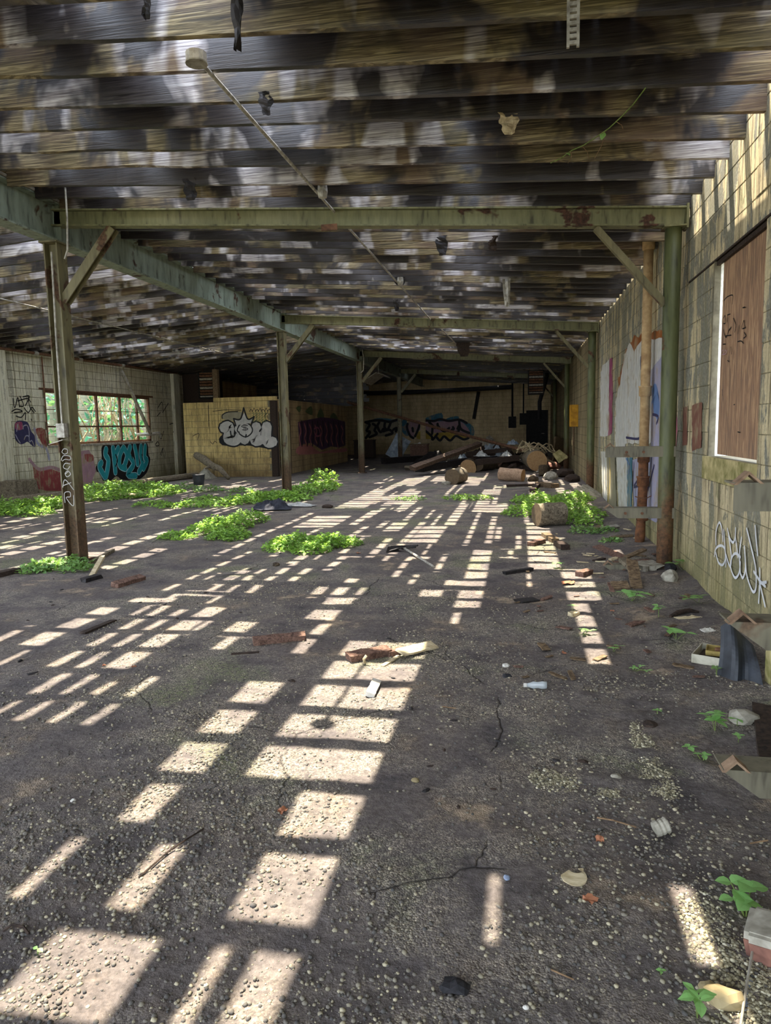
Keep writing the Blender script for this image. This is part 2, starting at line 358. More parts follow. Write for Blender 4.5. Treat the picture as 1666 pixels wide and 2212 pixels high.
T['timber'] = m_timber('scorched_joist', 0.75, 0, 0.52)
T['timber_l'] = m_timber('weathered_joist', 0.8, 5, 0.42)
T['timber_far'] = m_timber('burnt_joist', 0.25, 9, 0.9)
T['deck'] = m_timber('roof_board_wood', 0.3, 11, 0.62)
T['steel'] = m_steel('green_steel', lin(126, 124, 86), 0.2, 0.0, (90, 60, 44))
T['steel_g'] = m_steel('pale_green_steel', lin(140, 150, 132), 0.22, 4.0, (92, 68, 50))
T['steel_col'] = m_steel('olive_column_steel', lin(122, 114, 80), 0.3, 9.0, (104, 76, 54), True)
T['steel_r'] = m_steel('moss_pipe_steel', lin(98, 102, 64), 0.16, 2.0, (112, 74, 48), True)
T['bracket'] = m_steel('weathered_bracket_steel', lin(122, 116, 96), 0.25, 6.0, (120, 98, 76))
T['rust'] = m_plain('rust', lin(128, 92, 68), lin(78, 56, 44), 16, 0.9)
T['galv'] = m_plain('galvanised', lin(186, 180, 166), lin(124, 118, 106), 18, 0.5, 0.5, 0.15, metal=0.2)
T['cast'] = m_plain('tan_drain_paint', lin(198, 168, 122), lin(154, 122, 84), 9, 0.7, 0.3, 0.3)
T['cast_rust'] = m_plain('rusty_drain_iron', lin(124, 82, 52), lin(74, 50, 34), 12, 0.85)
T['black'] = m_plain('charred', lin(44, 38, 37), lin(18, 16, 16), 20, 0.7, 0.4)
T['rubber'] = m_plain('black_rubber', lin(52, 56, 62), lin(28, 30, 34), 9, 0.55, 0.5, 0.2)
T['plank'] = m_plain('old_plank', lin(128, 108, 82), lin(72, 58, 44), 9, 0.85, 0.2, 0.5, (3, 3, 9))
T['plank_pale'] = m_plain('pale_plank', lin(208, 194, 160), lin(160, 142, 106), 8, 0.8, 0.2, 0.4, (2, 6, 6))
T['plank_dark'] = m_plain('dark_plank', lin(70, 56, 46), lin(34, 28, 25), 10, 0.85, 0.25, 0.5, (3, 3, 9))
T['barkred'] = m_bark('red_rotten_wood', lin(136, 106, 90), lin(66, 48, 42))
T['fold'] = m_plain('brown_bent_steel', lin(158, 132, 106), lin(106, 82, 64), 16, 0.85)
T['beam_old'] = m_plain('sooty_beam', lin(112, 92, 76), lin(58, 48, 42), 5, 0.85, 0.2, 0.5, (2, 2, 8))
T['bark'] = m_bark('grey_bark', lin(150, 138, 116), lin(72, 62, 50))
T['bark_dark'] = m_bark('dark_bark', lin(96, 82, 62), lin(42, 34, 28))
T['bark_tan'] = m_bark('peeled_log', lin(196, 166, 136), lin(136, 106, 86))
T['rings'] = m_rings('cut_log_face', lin(184, 150, 108), lin(128, 98, 66))
T['rings_g'] = m_rings('grey_log_face', lin(126, 108, 84), lin(66, 54, 42))
T['ply'] = m_plywood('plywood')
T['concrete'] = m_plain('concrete', lin(172, 166, 150), lin(116, 110, 96), 14, 0.9, 0.2, 0.5)
T['moss_conc'] = m_plain('mossy_sill', lin(190, 174, 126), lin(118, 114, 66), 7, 0.9, 0.2, 0.5)
T['jamb'] = m_plain('grimy_jamb', lin(120, 112, 92), lin(88, 82, 66), 9, 0.9)
T['stone'] = m_plain('tan_stone', lin(156, 140, 104), lin(104, 96, 68), 9, 0.85)
T['leaf'] = m_leaf('weed_leaf', lin(82, 122, 52), lin(146, 184, 86), 0.4)
T['leaf_d'] = m_leaf('shade_weed_leaf', lin(76, 110, 62), lin(124, 162, 92), 0.35)
T['leaf_big'] = m_leaf('seedling_leaf', lin(104, 160, 90), lin(146, 198, 116), 0.35)
T['leaf_out'] = m_leaf('vine_leaf', lin(24, 74, 56), lin(64, 136, 106), 0.3)
T['stem'] = m_plain('green_stem', lin(120, 140, 70), lin(84, 96, 46), 20, 0.7)
T['twig'] = m_plain('twig', lin(150, 122, 90), lin(86, 66, 46), 20, 0.8)
T['vine'] = m_plain('woody_vine', lin(206, 188, 150), lin(130, 112, 84), 20, 0.8)
T['dryleaf'] = m_plain('dry_leaf', lin(182, 122, 88), lin(130, 82, 58), 20, 0.7)
T['white'] = m_plain('white_scrap', lin(226, 222, 212), lin(176, 172, 160), 20, 0.6)
T['cloth_b'] = m_plain('black_cloth', lin(60, 62, 72), lin(28, 28, 34), 8, 0.85)
T['cloth_w'] = m_plain('pale_cloth', lin(206, 206, 200), lin(150, 150, 146), 8, 0.8)
T['tarp'] = m_plain('blue_white_tarp', lin(190, 200, 206), lin(104, 120, 136), 5, 0.5, 0.5)
T['yellow'] = m_plain('yellow_paint', lin(206, 156, 32), lin(150, 104, 20), 6, 0.6)
T['brick'] = m_plain('red_brick', lin(140, 98, 82), lin(92, 62, 54), 14, 0.9)
T['blue'] = m_plain('blue_plastic', lin(150, 164, 186), lin(112, 124, 144), 14, 0.4, 0.5)
T['coal'] = m_plain('clinker', lin(48, 46, 48), lin(20, 20, 22), 40, 0.8)
T['tray'] = m_plain('enamel_tray', lin(196, 190, 168), lin(140, 134, 112), 10, 0.5, 0.5)
T['ochre'] = m_plain('ochre_metal', lin(172, 150, 84), lin(92, 76, 38), 12, 0.6)
T['glass'] = m_plain('grimy_glass', lin(170, 190, 176), lin(130, 150, 140), 5, 0.15, 0.5)
gb = G('clear_plastic', 0.1, 0.5); gb.col(lin(226, 232, 232)); gb.b.inputs['Transmission Weight'].default_value = 0.55; T['plastic'] = gb.m
wg = G('window_glass', 0.08, 0.5); wg.col(lin(206, 226, 214)); wg.b.inputs['Alpha'].default_value = 0.16; T['pane'] = wg.m
T['outside'] = m_plain('outside_ground', lin(112, 108, 70), lin(66, 66, 40), 3, 0.95)
T['neigh'] = m_farwall('neighbour_wall', lin(150, 144, 120), lin(98, 102, 80), 4.0)
T['dark'] = m_plain('dark_paint', lin(34, 32, 30), lin(18, 17, 16), 8, 0.7)
T['pebble'] = m_pebble('pebbles', [(0.0, lin(70, 68, 66)), (0.5, lin(112, 106, 96)), (0.85, lin(142, 134, 112)), (1.0, lin(178, 168, 140))])
T['pebble_y'] = m_pebble('pale_pebbles', [(0.0, lin(96, 92, 78)), (0.5, lin(142, 134, 108)), (0.85, lin(182, 174, 144)), (1.0, lin(216, 210, 186))])
for k, c in dict(s_black=(28, 27, 30), s_white=(226, 226, 226), s_silver=(196, 192, 184), s_teal=(36, 158, 166), s_tealdk=(20, 112, 124), s_ice=(168, 216, 222), s_red=(150, 70, 70), s_pink=(196, 104, 136), s_mag=(158, 74, 110), s_navy=(58, 56, 92), s_violet=(92, 62, 92), s_blue=(104, 132, 178), s_lilac=(168, 166, 190), s_wallw=(214, 212, 204), s_orange=(156, 92, 42), s_brick=(124, 82, 68), s_yellow=(190, 160, 64), s_blueteal=(66, 118, 138), s_mauve=(176, 140, 150), s_green=(96, 110, 66), s_cream=(212, 194, 148), s_grey=(150, 142, 118), s_rose=(206, 132, 122)).items():
    T[k] = m_spray(k, lin(*c))
# ------------------------------------------------------------------ floor
def gh(x, y):
    h = 0.016*mnoise.noise(Vector((x*0.7, y*0.7, 0))) + 0.007*mnoise.noise(Vector((x*3.1, y*3.1, 4)))
    if x > 0.6: h += 0.11*max(0.0, (x-0.6)/1.0)**1.6 * (0.55+0.45*mnoise.noise(Vector((y*0.9, 3, 0)))) * min(1, max(0, (y-1.5)/2))
    return h
def make_floor():
    xs = list(np.arange(-12.3, -4.5, 0.16)) + list(np.arange(-4.5, 1.95, 0.035)); xs = [float(v) for v in xs]
    ys = []; y = YF-0.6
    while y < YB+0.4:
        ys.append(y); y += 0.03 if 1.0 < y < 4 else (0.06 if y < 9 else (0.16 if y < 20 else 0.4))
    nx, ny = len(xs), len(ys); V = []
    for yy in ys:
        fine = 1.0 < yy < 9
        for xx in xs:
            z = gh(xx, yy)
            if fine and xx > -0.2 and yy > 2.6: z += 0.020*max(0.0, mnoise.noise(Vector((xx*7, yy*7, 5)))-0.1)*min(1, (xx+0.2)/0.6)
            if fine and xx > -4.5: z += 0.0045*mnoise.noise(Vector((xx*13, yy*13, 1))) + 0.003*mnoise.noise(Vector((xx*31, yy*31, 7)))
            V.append((xx, yy, z))
    F = [(j*nx+i, j*nx+i+1, (j+1)*nx+i+1, (j+1)*nx+i) for j in range(ny-1) for i in range(nx-1)]
    mb = MB(); mb.v = V; mb.f = F; mb.mi = [0]*len(F)
    o = mb.build('floor', T['ground'], smooth=True); tag(o, kind='structure')
    return o
floor = make_floor()
g_out = MB().raw([(-60, -40, -0.12), (40, -40, -0.12), (40, 70, -0.12), (-60, 70, -0.12)], [(0, 1, 2, 3)]).build('ground_outside', T['outside']); tag(g_out, kind='structure')

# ------------------------------------------------------------------ block walls
class Frame:
    def __init__(s, o, u, n): s.o = Vector(o); s.u = Vector(u); s.n = Vector(n)
    def P(s, a, z, off=0.0): return s.o + s.u*a + Vector((0, 0, z)) + s.n*off
    def uv(s, px, py):
        d = ray(px, py); t = (s.o - EYE).dot(s.n)/d.dot(s.n); p = EYE + d*t - s.o
        return p.dot(s.u), p.z
FR = Frame((XW, 0, 0), (0, 1, 0), (-1, 0, 0))
FL = Frame((XLW, 0, 0), (0, 1, 0), (1, 0, 0))
FB = Frame((0, YBOOTH, 0), (1, 0, 0), (0, -1, 0))
FS = Frame((XBOOTH1, 0, 0), (0, 1, 0), (1, 0, 0))
FK = Frame((0, YB, 0), (1, 0, 0), (0, -1, 0))
_bm = {}
def block_mesh(fr, L, Hh, mat):
    key = (round(L, 2), round(Hh, 2), mat.name, tuple(fr.n))
    if key not in _bm:
        mb = MB(); a, h, t, e = L/2, Hh/2, 0.026, 0.004
        pts = [fr.u*x + Vector((0, 0, z)) + fr.n*d for x, z, d in ((-a, -h, -t), (a, -h, -t), (a, h, -t), (-a, h, -t), (-a, -h, -e), (a, -h, -e), (a, h, -e), (-a, h, -e), (-a+e, -h+e, 0), (a-e, -h+e, 0), (a-e, h-e, 0), (-a+e, h-e, 0))]
        mb.raw(pts, [(0, 1, 5, 4), (1, 2, 6, 5), (2, 3, 7, 6), (3, 0, 4, 7), (4, 5, 9, 8), (5, 6, 10, 9), (6, 7, 11, 10), (7, 4, 8, 11), (8, 9, 10, 11)])
        if (fr.u.cross(Vector((0, 0, 1)))).dot(fr.n) < 0: mb.f = [f[::-1] for f in mb.f]
        me = bpy.data.meshes.new('block'); me.from_pydata(mb.v, [], mb.f); me.materials.append(mat); me.update(); _bm[key] = (me, mb)
    return _bm[key]
def lay_blocks(parent, fr, u0, u1, ztop, holes, mat, limit=300, near=None, bl=0.4, bh=0.2, gap=0.006):
    cells = []
    for r in range(int(math.ceil(ztop/bh - 1e-6))):
        z0, z1 = r*bh, min((r+1)*bh, ztop); off = (bl/2 if r % 2 else 0.0); k = math.floor((u0-off)/bl)
        while off + k*bl < u1:
            a, b = max(u0, off+k*bl), min(u1, off+(k+1)*bl); k += 1
            segs = [(a, b)]
            for (h0, h1, hz0, hz1) in holes:
                if (z0+z1)/2 > hz0 and (z0+z1)/2 < hz1:
                    ns = []
                    for (p, q) in segs:
                        if q <= h0 or p >= h1: ns.append((p, q)); continue
                        if p < h0: ns.append((p, h0))
                        if q > h1: ns.append((h1, q))
                    segs = ns
            for p, q in segs:
                if q-p > 0.06 and z1-z0 > 0.05: cells.append(((p+q)/2, (z0+z1)/2, q-p-gap, z1-z0-gap))
    if near is not None: cells.sort(key=lambda c: abs(c[0]-near))
    rest = MB()
    for i, (u, z, L, Hh) in enumerate(cells):
        me, mb = block_mesh(fr, L, Hh, mat); c = fr.P(u, z, random.uniform(-0.0025, 0.0025))
        if i < limit:
            o = bpy.data.objects.new('block', me); COL.objects.link(o); o.parent = parent; o.location = c - world_loc(parent)
        else: rest.raw([Vector(v)+c for v in mb.v], mb.f)
    if rest.v: tag(rest.build('block_courses', mat, parent), kind='stuff')

# right wall: a core of mortar with the blocks standing proud of it; one boarded window
RWH = 3.82; RW = (5.16, 6.42, 1.2, 2.8)         # window opening along y and z
def core(name, fr, u0, u1, z1, holes, mat, thick=0.2, rec=0.006):
    mb = MB(); us = sorted([u0, u1] + [h for q in holes for h in q[:2]])
    for a, b in zip(us, us[1:]):
        zz = [(0.0-0.15, z1)]
        for q in holes:
            if q[0] <= (a+b)/2 <= q[1]: zz = [(-0.15, q[2]), (q[3], z1)]
        for z0_, z1_ in zz:
            p, q_ = fr.P(a, z0_, -rec), fr.P(b, z1_, -thick); mb.span(p, q_)
    return tag(mb.build(name, mat), kind='structure')
wall_right = core('wall_right', FR, -3.0, YB, RWH, [RW], T['mortar_r'])
lay_blocks(wall_right, FR, -3.0, 15.2, RWH, [RW], T['wall_r'], 300, near=5.6, gap=0.0045)
tag(MB().span((XW+0.003, 15.2, -0.1), (XW+0.05, YB, RWH)).build('far_courses', T['far_r'], wall_right), kind='stuff')
# left wall with the long steel window
LWH = 3.46; LW = (16.05, 21.25, 1.2, 2.6)
wall_left = core('wall_left', FL, 6.0, YB, 3.72, [LW], T['mortar'])
lay_blocks(wall_left, FL, 14.0, 23.6, LWH, [LW], T['wall_l'], 300, near=18.0, gap=0.010)
tag(MB().span((XLW-0.003, 23.6, -0.1), (XLW-0.05, YB, LWH)).build('far_courses', T['far_side'], wall_left), kind='stuff')
MB().span((XLW-0.003, 6.0, -0.1), (XLW-0.05, 14.0, LWH)).build('near_courses', T['wall_l'], wall_left)
# back wall, with the dark doorway at its right end
dl, dr = FK.uv(1140, 925)[0], FK.uv(1181, 925)[0]; dtop = FK.uv(1160, 889)[1]
wall_back = core('wall_back', FK, XLW, XW+0.1, 4.3, [(dl, dr, -0.2, dtop)], T['far_b'], 0.2, 0.0)
mb = MB(); w_ = 0.07
mb.span((dl-w_, YB-0.03, 0), (dl, YB+0.18, dtop+w_)).span((dr, YB-0.03, 0), (dr+w_, YB+0.18, dtop+w_)).span((dl, YB-0.03, dtop), (dr, YB+0.18, dtop+w_))
door = thing('door_1', kind='structure', loc=((dl+dr)/2, YB, 0)); mb.build('door_frame', T['dark'], door)
MB().span((dl, YB+0.13, 0), (dr, YB+0.17, dtop)).build('door_leaf', T['dark'], door)
MB().tube([((dr-0.12), YB+0.13, 1.0), (dr-0.12, YB+0.07, 1.0), (dr-0.25, YB+0.07, 1.0)], 0.012).build('handle', T['galv'], door)
mb = MB()
for px, wd in ((914, 0.28), (1128, 0.35)):
    u = FK.uv(px, 900)[0]; mb.span((u-wd/2, YB-0.1, 0), (u+wd/2, YB, 3.9))
tag(mb.build('pilaster', T['far_b'], wall_back), kind='stuff')

# the block room built out from the left wall
BH = 2.5; FBL = FB.uv(399, 950)[0]; FBS = FB.uv(461, 868)[0]
booth_front = core('wall_booth_front', FB, FBL, XBOOTH1, 2.39, [], T['mortar'], 0.2)
lay_blocks(booth_front, FB, FBL, XBOOTH1-0.19, 2.4, [], T['booth'], 300, gap=0.009)
MB().span((FBS, YBOOTH+0.001, 2.405), (XBOOTH1, YBOOTH+0.19, 2.53)).build('coping', T['booth'], booth_front)
MB().span((XBOOTH1-0.19, YBOOTH-0.004, -0.05), (XBOOTH1+0.004, YBOOTH+0.2, 2.40)).build('corner_post', T['plank_dark'], booth_front)
tag(MB().span((FBL, YBOOTH+0.2, -0.1), (FBL+0.2, 23.6, 2.39)).build('wall_booth_return', T['booth']), kind='structure')
tag(MB().span((XLW, 23.6, -0.1), (FBL+0.3, 23.8, 3.5)).build('wall_passage_end', T['plank_dark']), kind='structure')  # dark colour stands in for the gloom of the interior
# its side wall with an open doorway next to the corner
sd0, sd1 = YBOOTH+0.25, YBOOTH+1.35
booth_side = core('wall_booth_side', FS, YBOOTH+0.2, YBOOTH1, 2.45, [(sd0, sd1, -0.2, 2.05)], T['far_side'], 0.2, 0.0)
MB().span((XBOOTH1-0.12, sd1-0.09, 0), (XBOOTH1+0.03, sd1, 2.05)).build('door_jamb', T['plank'], booth_side)
# dark boards added in place of the unlit loft behind the room
loft = thing('wall_loft_shade', kind='structure', loc=(-8.5, YBOOTH1+0.2, 2.45))
for k in range(8):
    MB().span((XLW+0.02, YBOOTH1+0.2+0.012*(k % 2), 2.46+k*0.17), (XBOOTH1+0.75+0.12*((k*5) % 3), YBOOTH1+0.23+0.012*(k % 2), 2.46+k*0.17+0.16)).build('plank', T['timber_far'], loft)
# pilasters of the left wall
for y in (14.42, 22.9):
    mb = MB().span((XLW-0.01, y-0.2, -0.05), (XLW+0.13, y+0.2, LWH)); mb.build('pilaster', T['wall_l'], wall_left)

# ------------------------------------------------------------------ windows
win = thing('window_1', kind='structure', loc=(XLW, (LW[0]+LW[1])/2, LW[2]))
mb = MB(); X0 = XLW-0.06
for z in (LW[2]+0.03, LW[3]-0.03): mb.box((X0, (LW[0]+LW[1])/2, z), (0.06, LW[1]-LW[0], 0.06))
for y in (LW[0]+0.03, LW[1]-0.03): mb.box((X0, y, 1.9), (0.06, 0.06, 1.4))
mb.build('window_frame', T['rust'], win)
mul = [17.05, 18.35, 19.55, 20.5]
for y in mul: MB().box((X0, y, 1.9), (0.055, 0.07, 1.34)).build('mullion', T['rust'], win)
MB().box((X0, (LW[0]+LW[1])/2, 1.68), (0.045, LW[1]-LW[0]-0.1, 0.045)).build('glazing_bar', T['rust'], win)
MB().box((X0, (LW[0]+LW[1])/2, 2.12), (0.02, LW[1]-LW[0]-0.1, 0.018)).build('glazing_bar', T['rust'], win)
for (a, b, c, d) in ((18.4, 19.5, 1.24, 1.66), (19.6, 20.45, 1.7, 2.1), (19.6, 20.45, 2.14, 2.53)):
    MB().span((X0-0.004, a, c), (X0+0.004, b, d)).build('pane', T['pane'], win)
MB().span((XLW-0.16, LW[0], LW[2]-0.06), (XLW+0.03, LW[1], LW[2])).build('window_sill', T['concrete'], win)
MB().span((XLW-0.16, LW[0]-0.2, LW[3]), (XLW+0.005, LW[1]+0.2, LW[3]+0.05)).build('lintel', T['rust'], win)

win2 = thing('window_2', kind='structure', loc=(XW, (RW[0]+RW[1])/2, RW[2]))
MB().span((XW+0.045, 5.1, RW[2]+0.02), (XW+0.063, 6.31, RW[3]-0.02)).build('plywood_sheet', T['ply'], win2)
MB().span((XW-0.03, RW[0]-0.02, RW[2]-0.19), (XW+0.19, RW[1]+0.06, RW[2]-0.001)).build('window_sill', T['moss_conc'], win2)
MB().span((XW+0.0, RW[1]-0.012, RW[2]), (XW+0.05, RW[1]+0.02, RW[3])).build('window_jamb', T['jamb'], win2)
MB().span((XW+0.05, RW[1]-0.006, RW[2]), (XW+0.2, RW[1]+0.02, RW[3])).build('daylit_jamb', T['white'], win2)  # white stands in for the glare of daylight on the outer reveal
MB().span((XW-0.006, RW[0]-0.5, RW[3]), (XW+0.2, RW[1]+0.9, RW[3]+0.014)).build('lintel', T['plank_dark'], win2)
MB().span((XW+0.015, RW[0], RW[3]-0.035), (XW+0.04, RW[1], RW[3])).build('head_shade_strip', T['plank_dark'], win2)  # dark strip added for the shadow over the plywood top

# ------------------------------------------------------------------ roof: joists, and boards over them with many missing
ceiling = thing('ceiling', kind='structure')
def joist_mesh(x0, x1, seed, mat, ragged=0.012):
    n = 44; mb = MB(); b = 0
    rows = []
    for i in range(n+1):
        x = x0 + (x1-x0)*i/n; zb = roof_z(x)
        bite = max(0.0, mnoise.noise(Vector((x*1.3, seed*7.1, 0)))-0.25)*0.05 + ragged*abs(mnoise.noise(Vector((x*6, seed*3.3, 2))))*0.5
        sag = -0.012*math.sin(math.pi*i/n)*((seed % 3)-0.6)
        lat = 0.012*mnoise.noise(Vector((x*0.5, seed*2.2, 5)))
        rows.append([(x, lat-JOIST_T/2, zb+bite+sag), (x, lat+JOIST_T/2, zb+bite*0.7+sag), (x, lat+JOIST_T/2, zb+JOIST_H), (x, lat-JOIST_T/2, zb+JOIST_H)])
    V = [p for r in rows for p in r]
    F = [(4*i+j, 4*i+4+j, 4*i+4+(j+1) % 4, 4*i+(j+1) % 4) for i in range(n) for j in range(4)] + [(0, 1, 2, 3), (4*n+3, 4*n+2, 4*n+1, 4*n)]
    me = bpy.data.meshes.new('joist'); me.from_pydata(V, [], F); me.materials.append(mat); me.update(); return me
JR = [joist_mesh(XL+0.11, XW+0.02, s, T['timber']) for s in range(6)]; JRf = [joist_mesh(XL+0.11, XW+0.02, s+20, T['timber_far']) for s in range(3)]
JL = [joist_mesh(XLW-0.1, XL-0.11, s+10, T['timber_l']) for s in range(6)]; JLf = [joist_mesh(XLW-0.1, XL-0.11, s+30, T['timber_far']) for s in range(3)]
JY = [2.75, 3.21, 3.63, 4.02, 4.41, 4.84, 5.27, 5.69, 6.10, 6.51, 6.93]     # measured where the shadows and undersides show them
while JY[0] > YF+0.5: JY.insert(0, JY[0]-0.41)
while JY[-1] < YB-0.5: JY.append(JY[-1]+0.41)
for i, y in enumerate(JY):
    for side, near_m, far_m in ((0, JR, JRf), (1, JL, JLf)):
        if side == 1 and y < -1.0: continue
        me = (far_m if y > 21.5 + random.uniform(-1.5, 1.5) else near_m); me = me[random.randrange(len(me))]
        o = bpy.data.objects.new('joist', me); COL.objects.link(o); o.parent = ceiling
        near_j = 1.0 < y < 9
        o.location = (0, y + JOIST_T/2 + random.uniform(-0.012, 0.012)*(0.4 if near_j else 1), random.uniform(-0.008, 0.008)); o.rotation_euler = (0, 0, random.uniform(-0.0016, 0.0016))

# the places where the sun comes through, measured on the floor: x from, x to, y from, y to
LIGHT = [(-0.90, -0.63, 1.84, 4.72), (-0.76, -0.64, 1.30, 1.84), (-0.885, -0.85, 1.40, 1.79), (-1.20, -0.90, 2.73, 4.72), (-1.62, -1.40, 2.70, 3.90), (-1.58, -1.44, 2.42, 2.68), (-1.32, -1.21, 1.86, 2.20), (-1.40, -1.06, 1.42, 1.79),
 (-1.675, -1.62, 1.85, 2.22), (-0.095, -0.062, 1.92, 2.16), (0.49, 0.555, 1.80, 2.26), (0.545, 0.58, 1.3, 1.8), (0.10, 0.43, 7.3, 10.9), (0.42, 0.70, 6.0, 7.3), (0.44, 0.57, 4.42, 6.0),
 (-0.55, -0.33, 5.75, 8.4), (-0.72, -0.33, 6.40, 6.80), (-0.90, -0.70, 6.12, 6.30), (-0.53, -0.47, 5.2, 5.55),
 (-3.63, -3.45, 4.38, 5.40), (-3.48, -3.43, 3.95, 4.4), (-3.23, -3.17, 5.15, 5.48), (-3.08, -3.01, 3.97, 5.48), (-2.88, -2.81, 3.55, 5.40), (-2.68, -2.50, 3.97, 5.50), (-2.46, -2.42, 4.75, 5.08), (-2.22, -2.04, 4.75, 5.1), (-2.12, -2.03, 4.35, 4.7),
 (-2.67, -2.62, 3.15, 3.86), (-2.47, -2.42, 3.12, 3.70), (-2.27, -2.21, 3.12, 3.86), (-2.86, -2.82, 3.15, 3.45), (-3.9, -3.82, 4.4, 4.8), (-4.02, -3.92, 3.6, 4.2),
 (-1.70, -1.47, 5.18, 5.55), (-1.54, -1.45, 4.4, 5.1), (-1.72, -1.60, 5.98, 6.70), (-1.49, -1.43, 5.98, 6.36), (-1.70, -1.46, 5.78, 5.9), (-1.91, -1.81, 5.98, 6.3), (-1.30, -1.23, 6.9, 7.95), (-1.08, -1.02, 6.6, 6.95), (-0.90, -0.84, 7.2, 8.1),
 (-2.10, -2.00, 7.15, 7.9), (-1.80, -1.70, 7.95, 9.2), (-2.3, -2.22, 6.4, 7.2), (-2.55, -2.47, 6.0, 7.4), (-2.75, -2.70, 5.7, 6.6), (-2.95, -2.88, 6.0, 7.0), (-3.2, -3.13, 5.6, 5.95), (-3.5, -3.1, 5.60, 5.75), (-3.15, -2.7, 5.95, 6.05), (-3.4, -3.33, 6.1, 8.2), (-2.62, -2.5, 7.5, 8.2),
 (-1.45, -1.08, 8.9, 10.4), (-2.0, -1.75, 10.0, 10.9), (-0.72, -0.65, 8.8, 12.4), (-2.67, -2.55, 10.7, 12.4), (-3.5, -2.87, 10.4, 11.6), (-3.5, -2.9, 12.9, 14.8), (-0.45, -0.36, 9.0, 11.5), (-1.15, -0.98, 10.6, 13.5), (-1.9, -1.8, 11.2, 13.0), (-0.05, 0.02, 8.6, 9.6), (0.25, 0.3, 11.4, 12.4), (-3.75, -3.66, 8.0, 12.0), (-3.05, -2.97, 8.2, 10.2), (-2.4, -2.3, 8.6, 10.4)]
ZD = 3.98
HOLES = [(a-KX*ZD, b-KX*ZD, c+KY*ZD-0.05, d+KY*ZD+0.05) for a, b, c, d in LIGHT]
rr = random.Random(21)
def scatter(x0, x1, y0, y1, n, wid, length):
    for _ in range(n):
        xx = x0 + round((rr.uniform(0, 1)*(x1-x0))/0.2045)*0.2045; w = rr.choice(wid); yy = rr.uniform(y0, y1)
        HOLES.append((xx, xx+w, yy, yy+rr.uniform(*length)))
scatter(-4.9, -1.6, 13.0, 21.0, 46, (0.05, 0.08, 0.2, 0.2, 0.4), (0.5, 3.0))
scatter(-1.6, 0.6, 13.0, 20.0, 20, (0.05, 0.08, 0.12, 0.2), (0.5, 2.4))
scatter(-4.9, 0.8, 20.0, 37.0, 60, (0.03, 0.05, 0.08, 0.12), (0.3, 1.2))
scatter(-11.4, -5.4, 5.0, 20.5, 175, (0.05, 0.07, 0.1, 0.16, 0.2), (0.3, 1.6))
scatter(-11.4, -5.4, 20.0, 36.0, 12, (0.03, 0.06, 0.1), (0.3, 1.0))
scatter(-11.0, -5.4, 2.0, 5.0, 22, (0.05, 0.1, 0.2), (0.4, 1.6))
scatter(-4.9, 0.8, -4.4, 0.2, 26, (0.1, 0.2, 0.2), (0.4, 1.2))
scatter(-4.4, 0.2, 8.6, 14.5, 34, (0.04, 0.06, 0.08, 0.1), (0.3, 2.2))
scatter(-4.4, -0.6, 7.0, 9.5, 9, (0.04, 0.06), (0.3, 1.0))
HOLES += [(1.50, 1.60, a, a+rr.uniform(1.0, 3.2)) for a in (1.2, 9.5, 12.0, 14.5, 17.0)] + [(1.41, 1.6, 3.9, 4.6), (1.36, 1.6, 4.6, 6.3), (1.42, 1.6, 6.3, 7.4), (1.46, 1.6, 7.4, 8.6)]
PITCH_B = 0.2045
boards = []
def cut(x0, x1, y0, y1, holes):
    rect = [(x0, x1, y0, y1)]
    for (a, b, c, d) in holes:
        nr = []
        for (p, q, r, s_) in rect:
            if b <= p or a >= q or d <= r or c >= s_: nr.append((p, q, r, s_)); continue
            if r < c: nr.append((p, q, r, c))
            if d < s_: nr.append((p, q, d, s_))
            r2, s2 = max(r, c), min(s_, d)
            if p < a: nr.append((p, a, r2, s2))
            if b < q: nr.append((b, q, r2, s2))
        rect = nr
    return rect
xb = -12.0
off = (-0.63-KX*ZD) % PITCH_B
xb = math.floor((-12.0-off)/PITCH_B)*PITCH_B + off
while xb < XW+0.02:
    x1b = xb+PITCH_B-0.004
    hs = [h for h in HOLES if h[1] > xb and h[0] < x1b]
    y = YF
    while y < YB:
        y2 = min(YB, y + rr.choice((4.08, 4.9, 5.7, 6.5)))
        for r in cut(xb, x1b, y, y2-0.003, hs):
            if r[1]-r[0] > 0.012 and r[3]-r[2] > 0.08: boards.append(r)
        y = y2
    xb += PITCH_B
boards.sort(key=lambda r: -(r[1]-r[0])*(r[3]-r[2])*(1 if 2 < (r[2]+r[3])/2 < 14 else 0.3))
rest = MB(); nb = 0
for (a, b, c, d) in boards:
    za, zb_ = roof_z(a)+JOIST_H+0.01, roof_z(b)+JOIST_H+0.01; t = 0.022
    V = [(a, c, za), (b, c, zb_), (b, d, zb_), (a, d, za), (a, c, za+t), (b, c, zb_+t), (b, d, zb_+t), (a, d, za+t)]
    F = [(0, 3, 2, 1), (4, 5, 6, 7), (0, 1, 5, 4), (1, 2, 6, 5), (2, 3, 7, 6), (3, 0, 4, 7)]
    if nb < 295 : MB().raw(V, F).build('roof_board', T['deck'], ceiling); nb += 1
    else: rest.raw(V, F)
if rest.v: tag(rest.build('roof_boarding', T['deck'], ceiling), kind='stuff')
# ------------------------------------------------------------------ steel frame
def label_n(n): return ('nearest', 'second', 'third', 'farthest')[n]
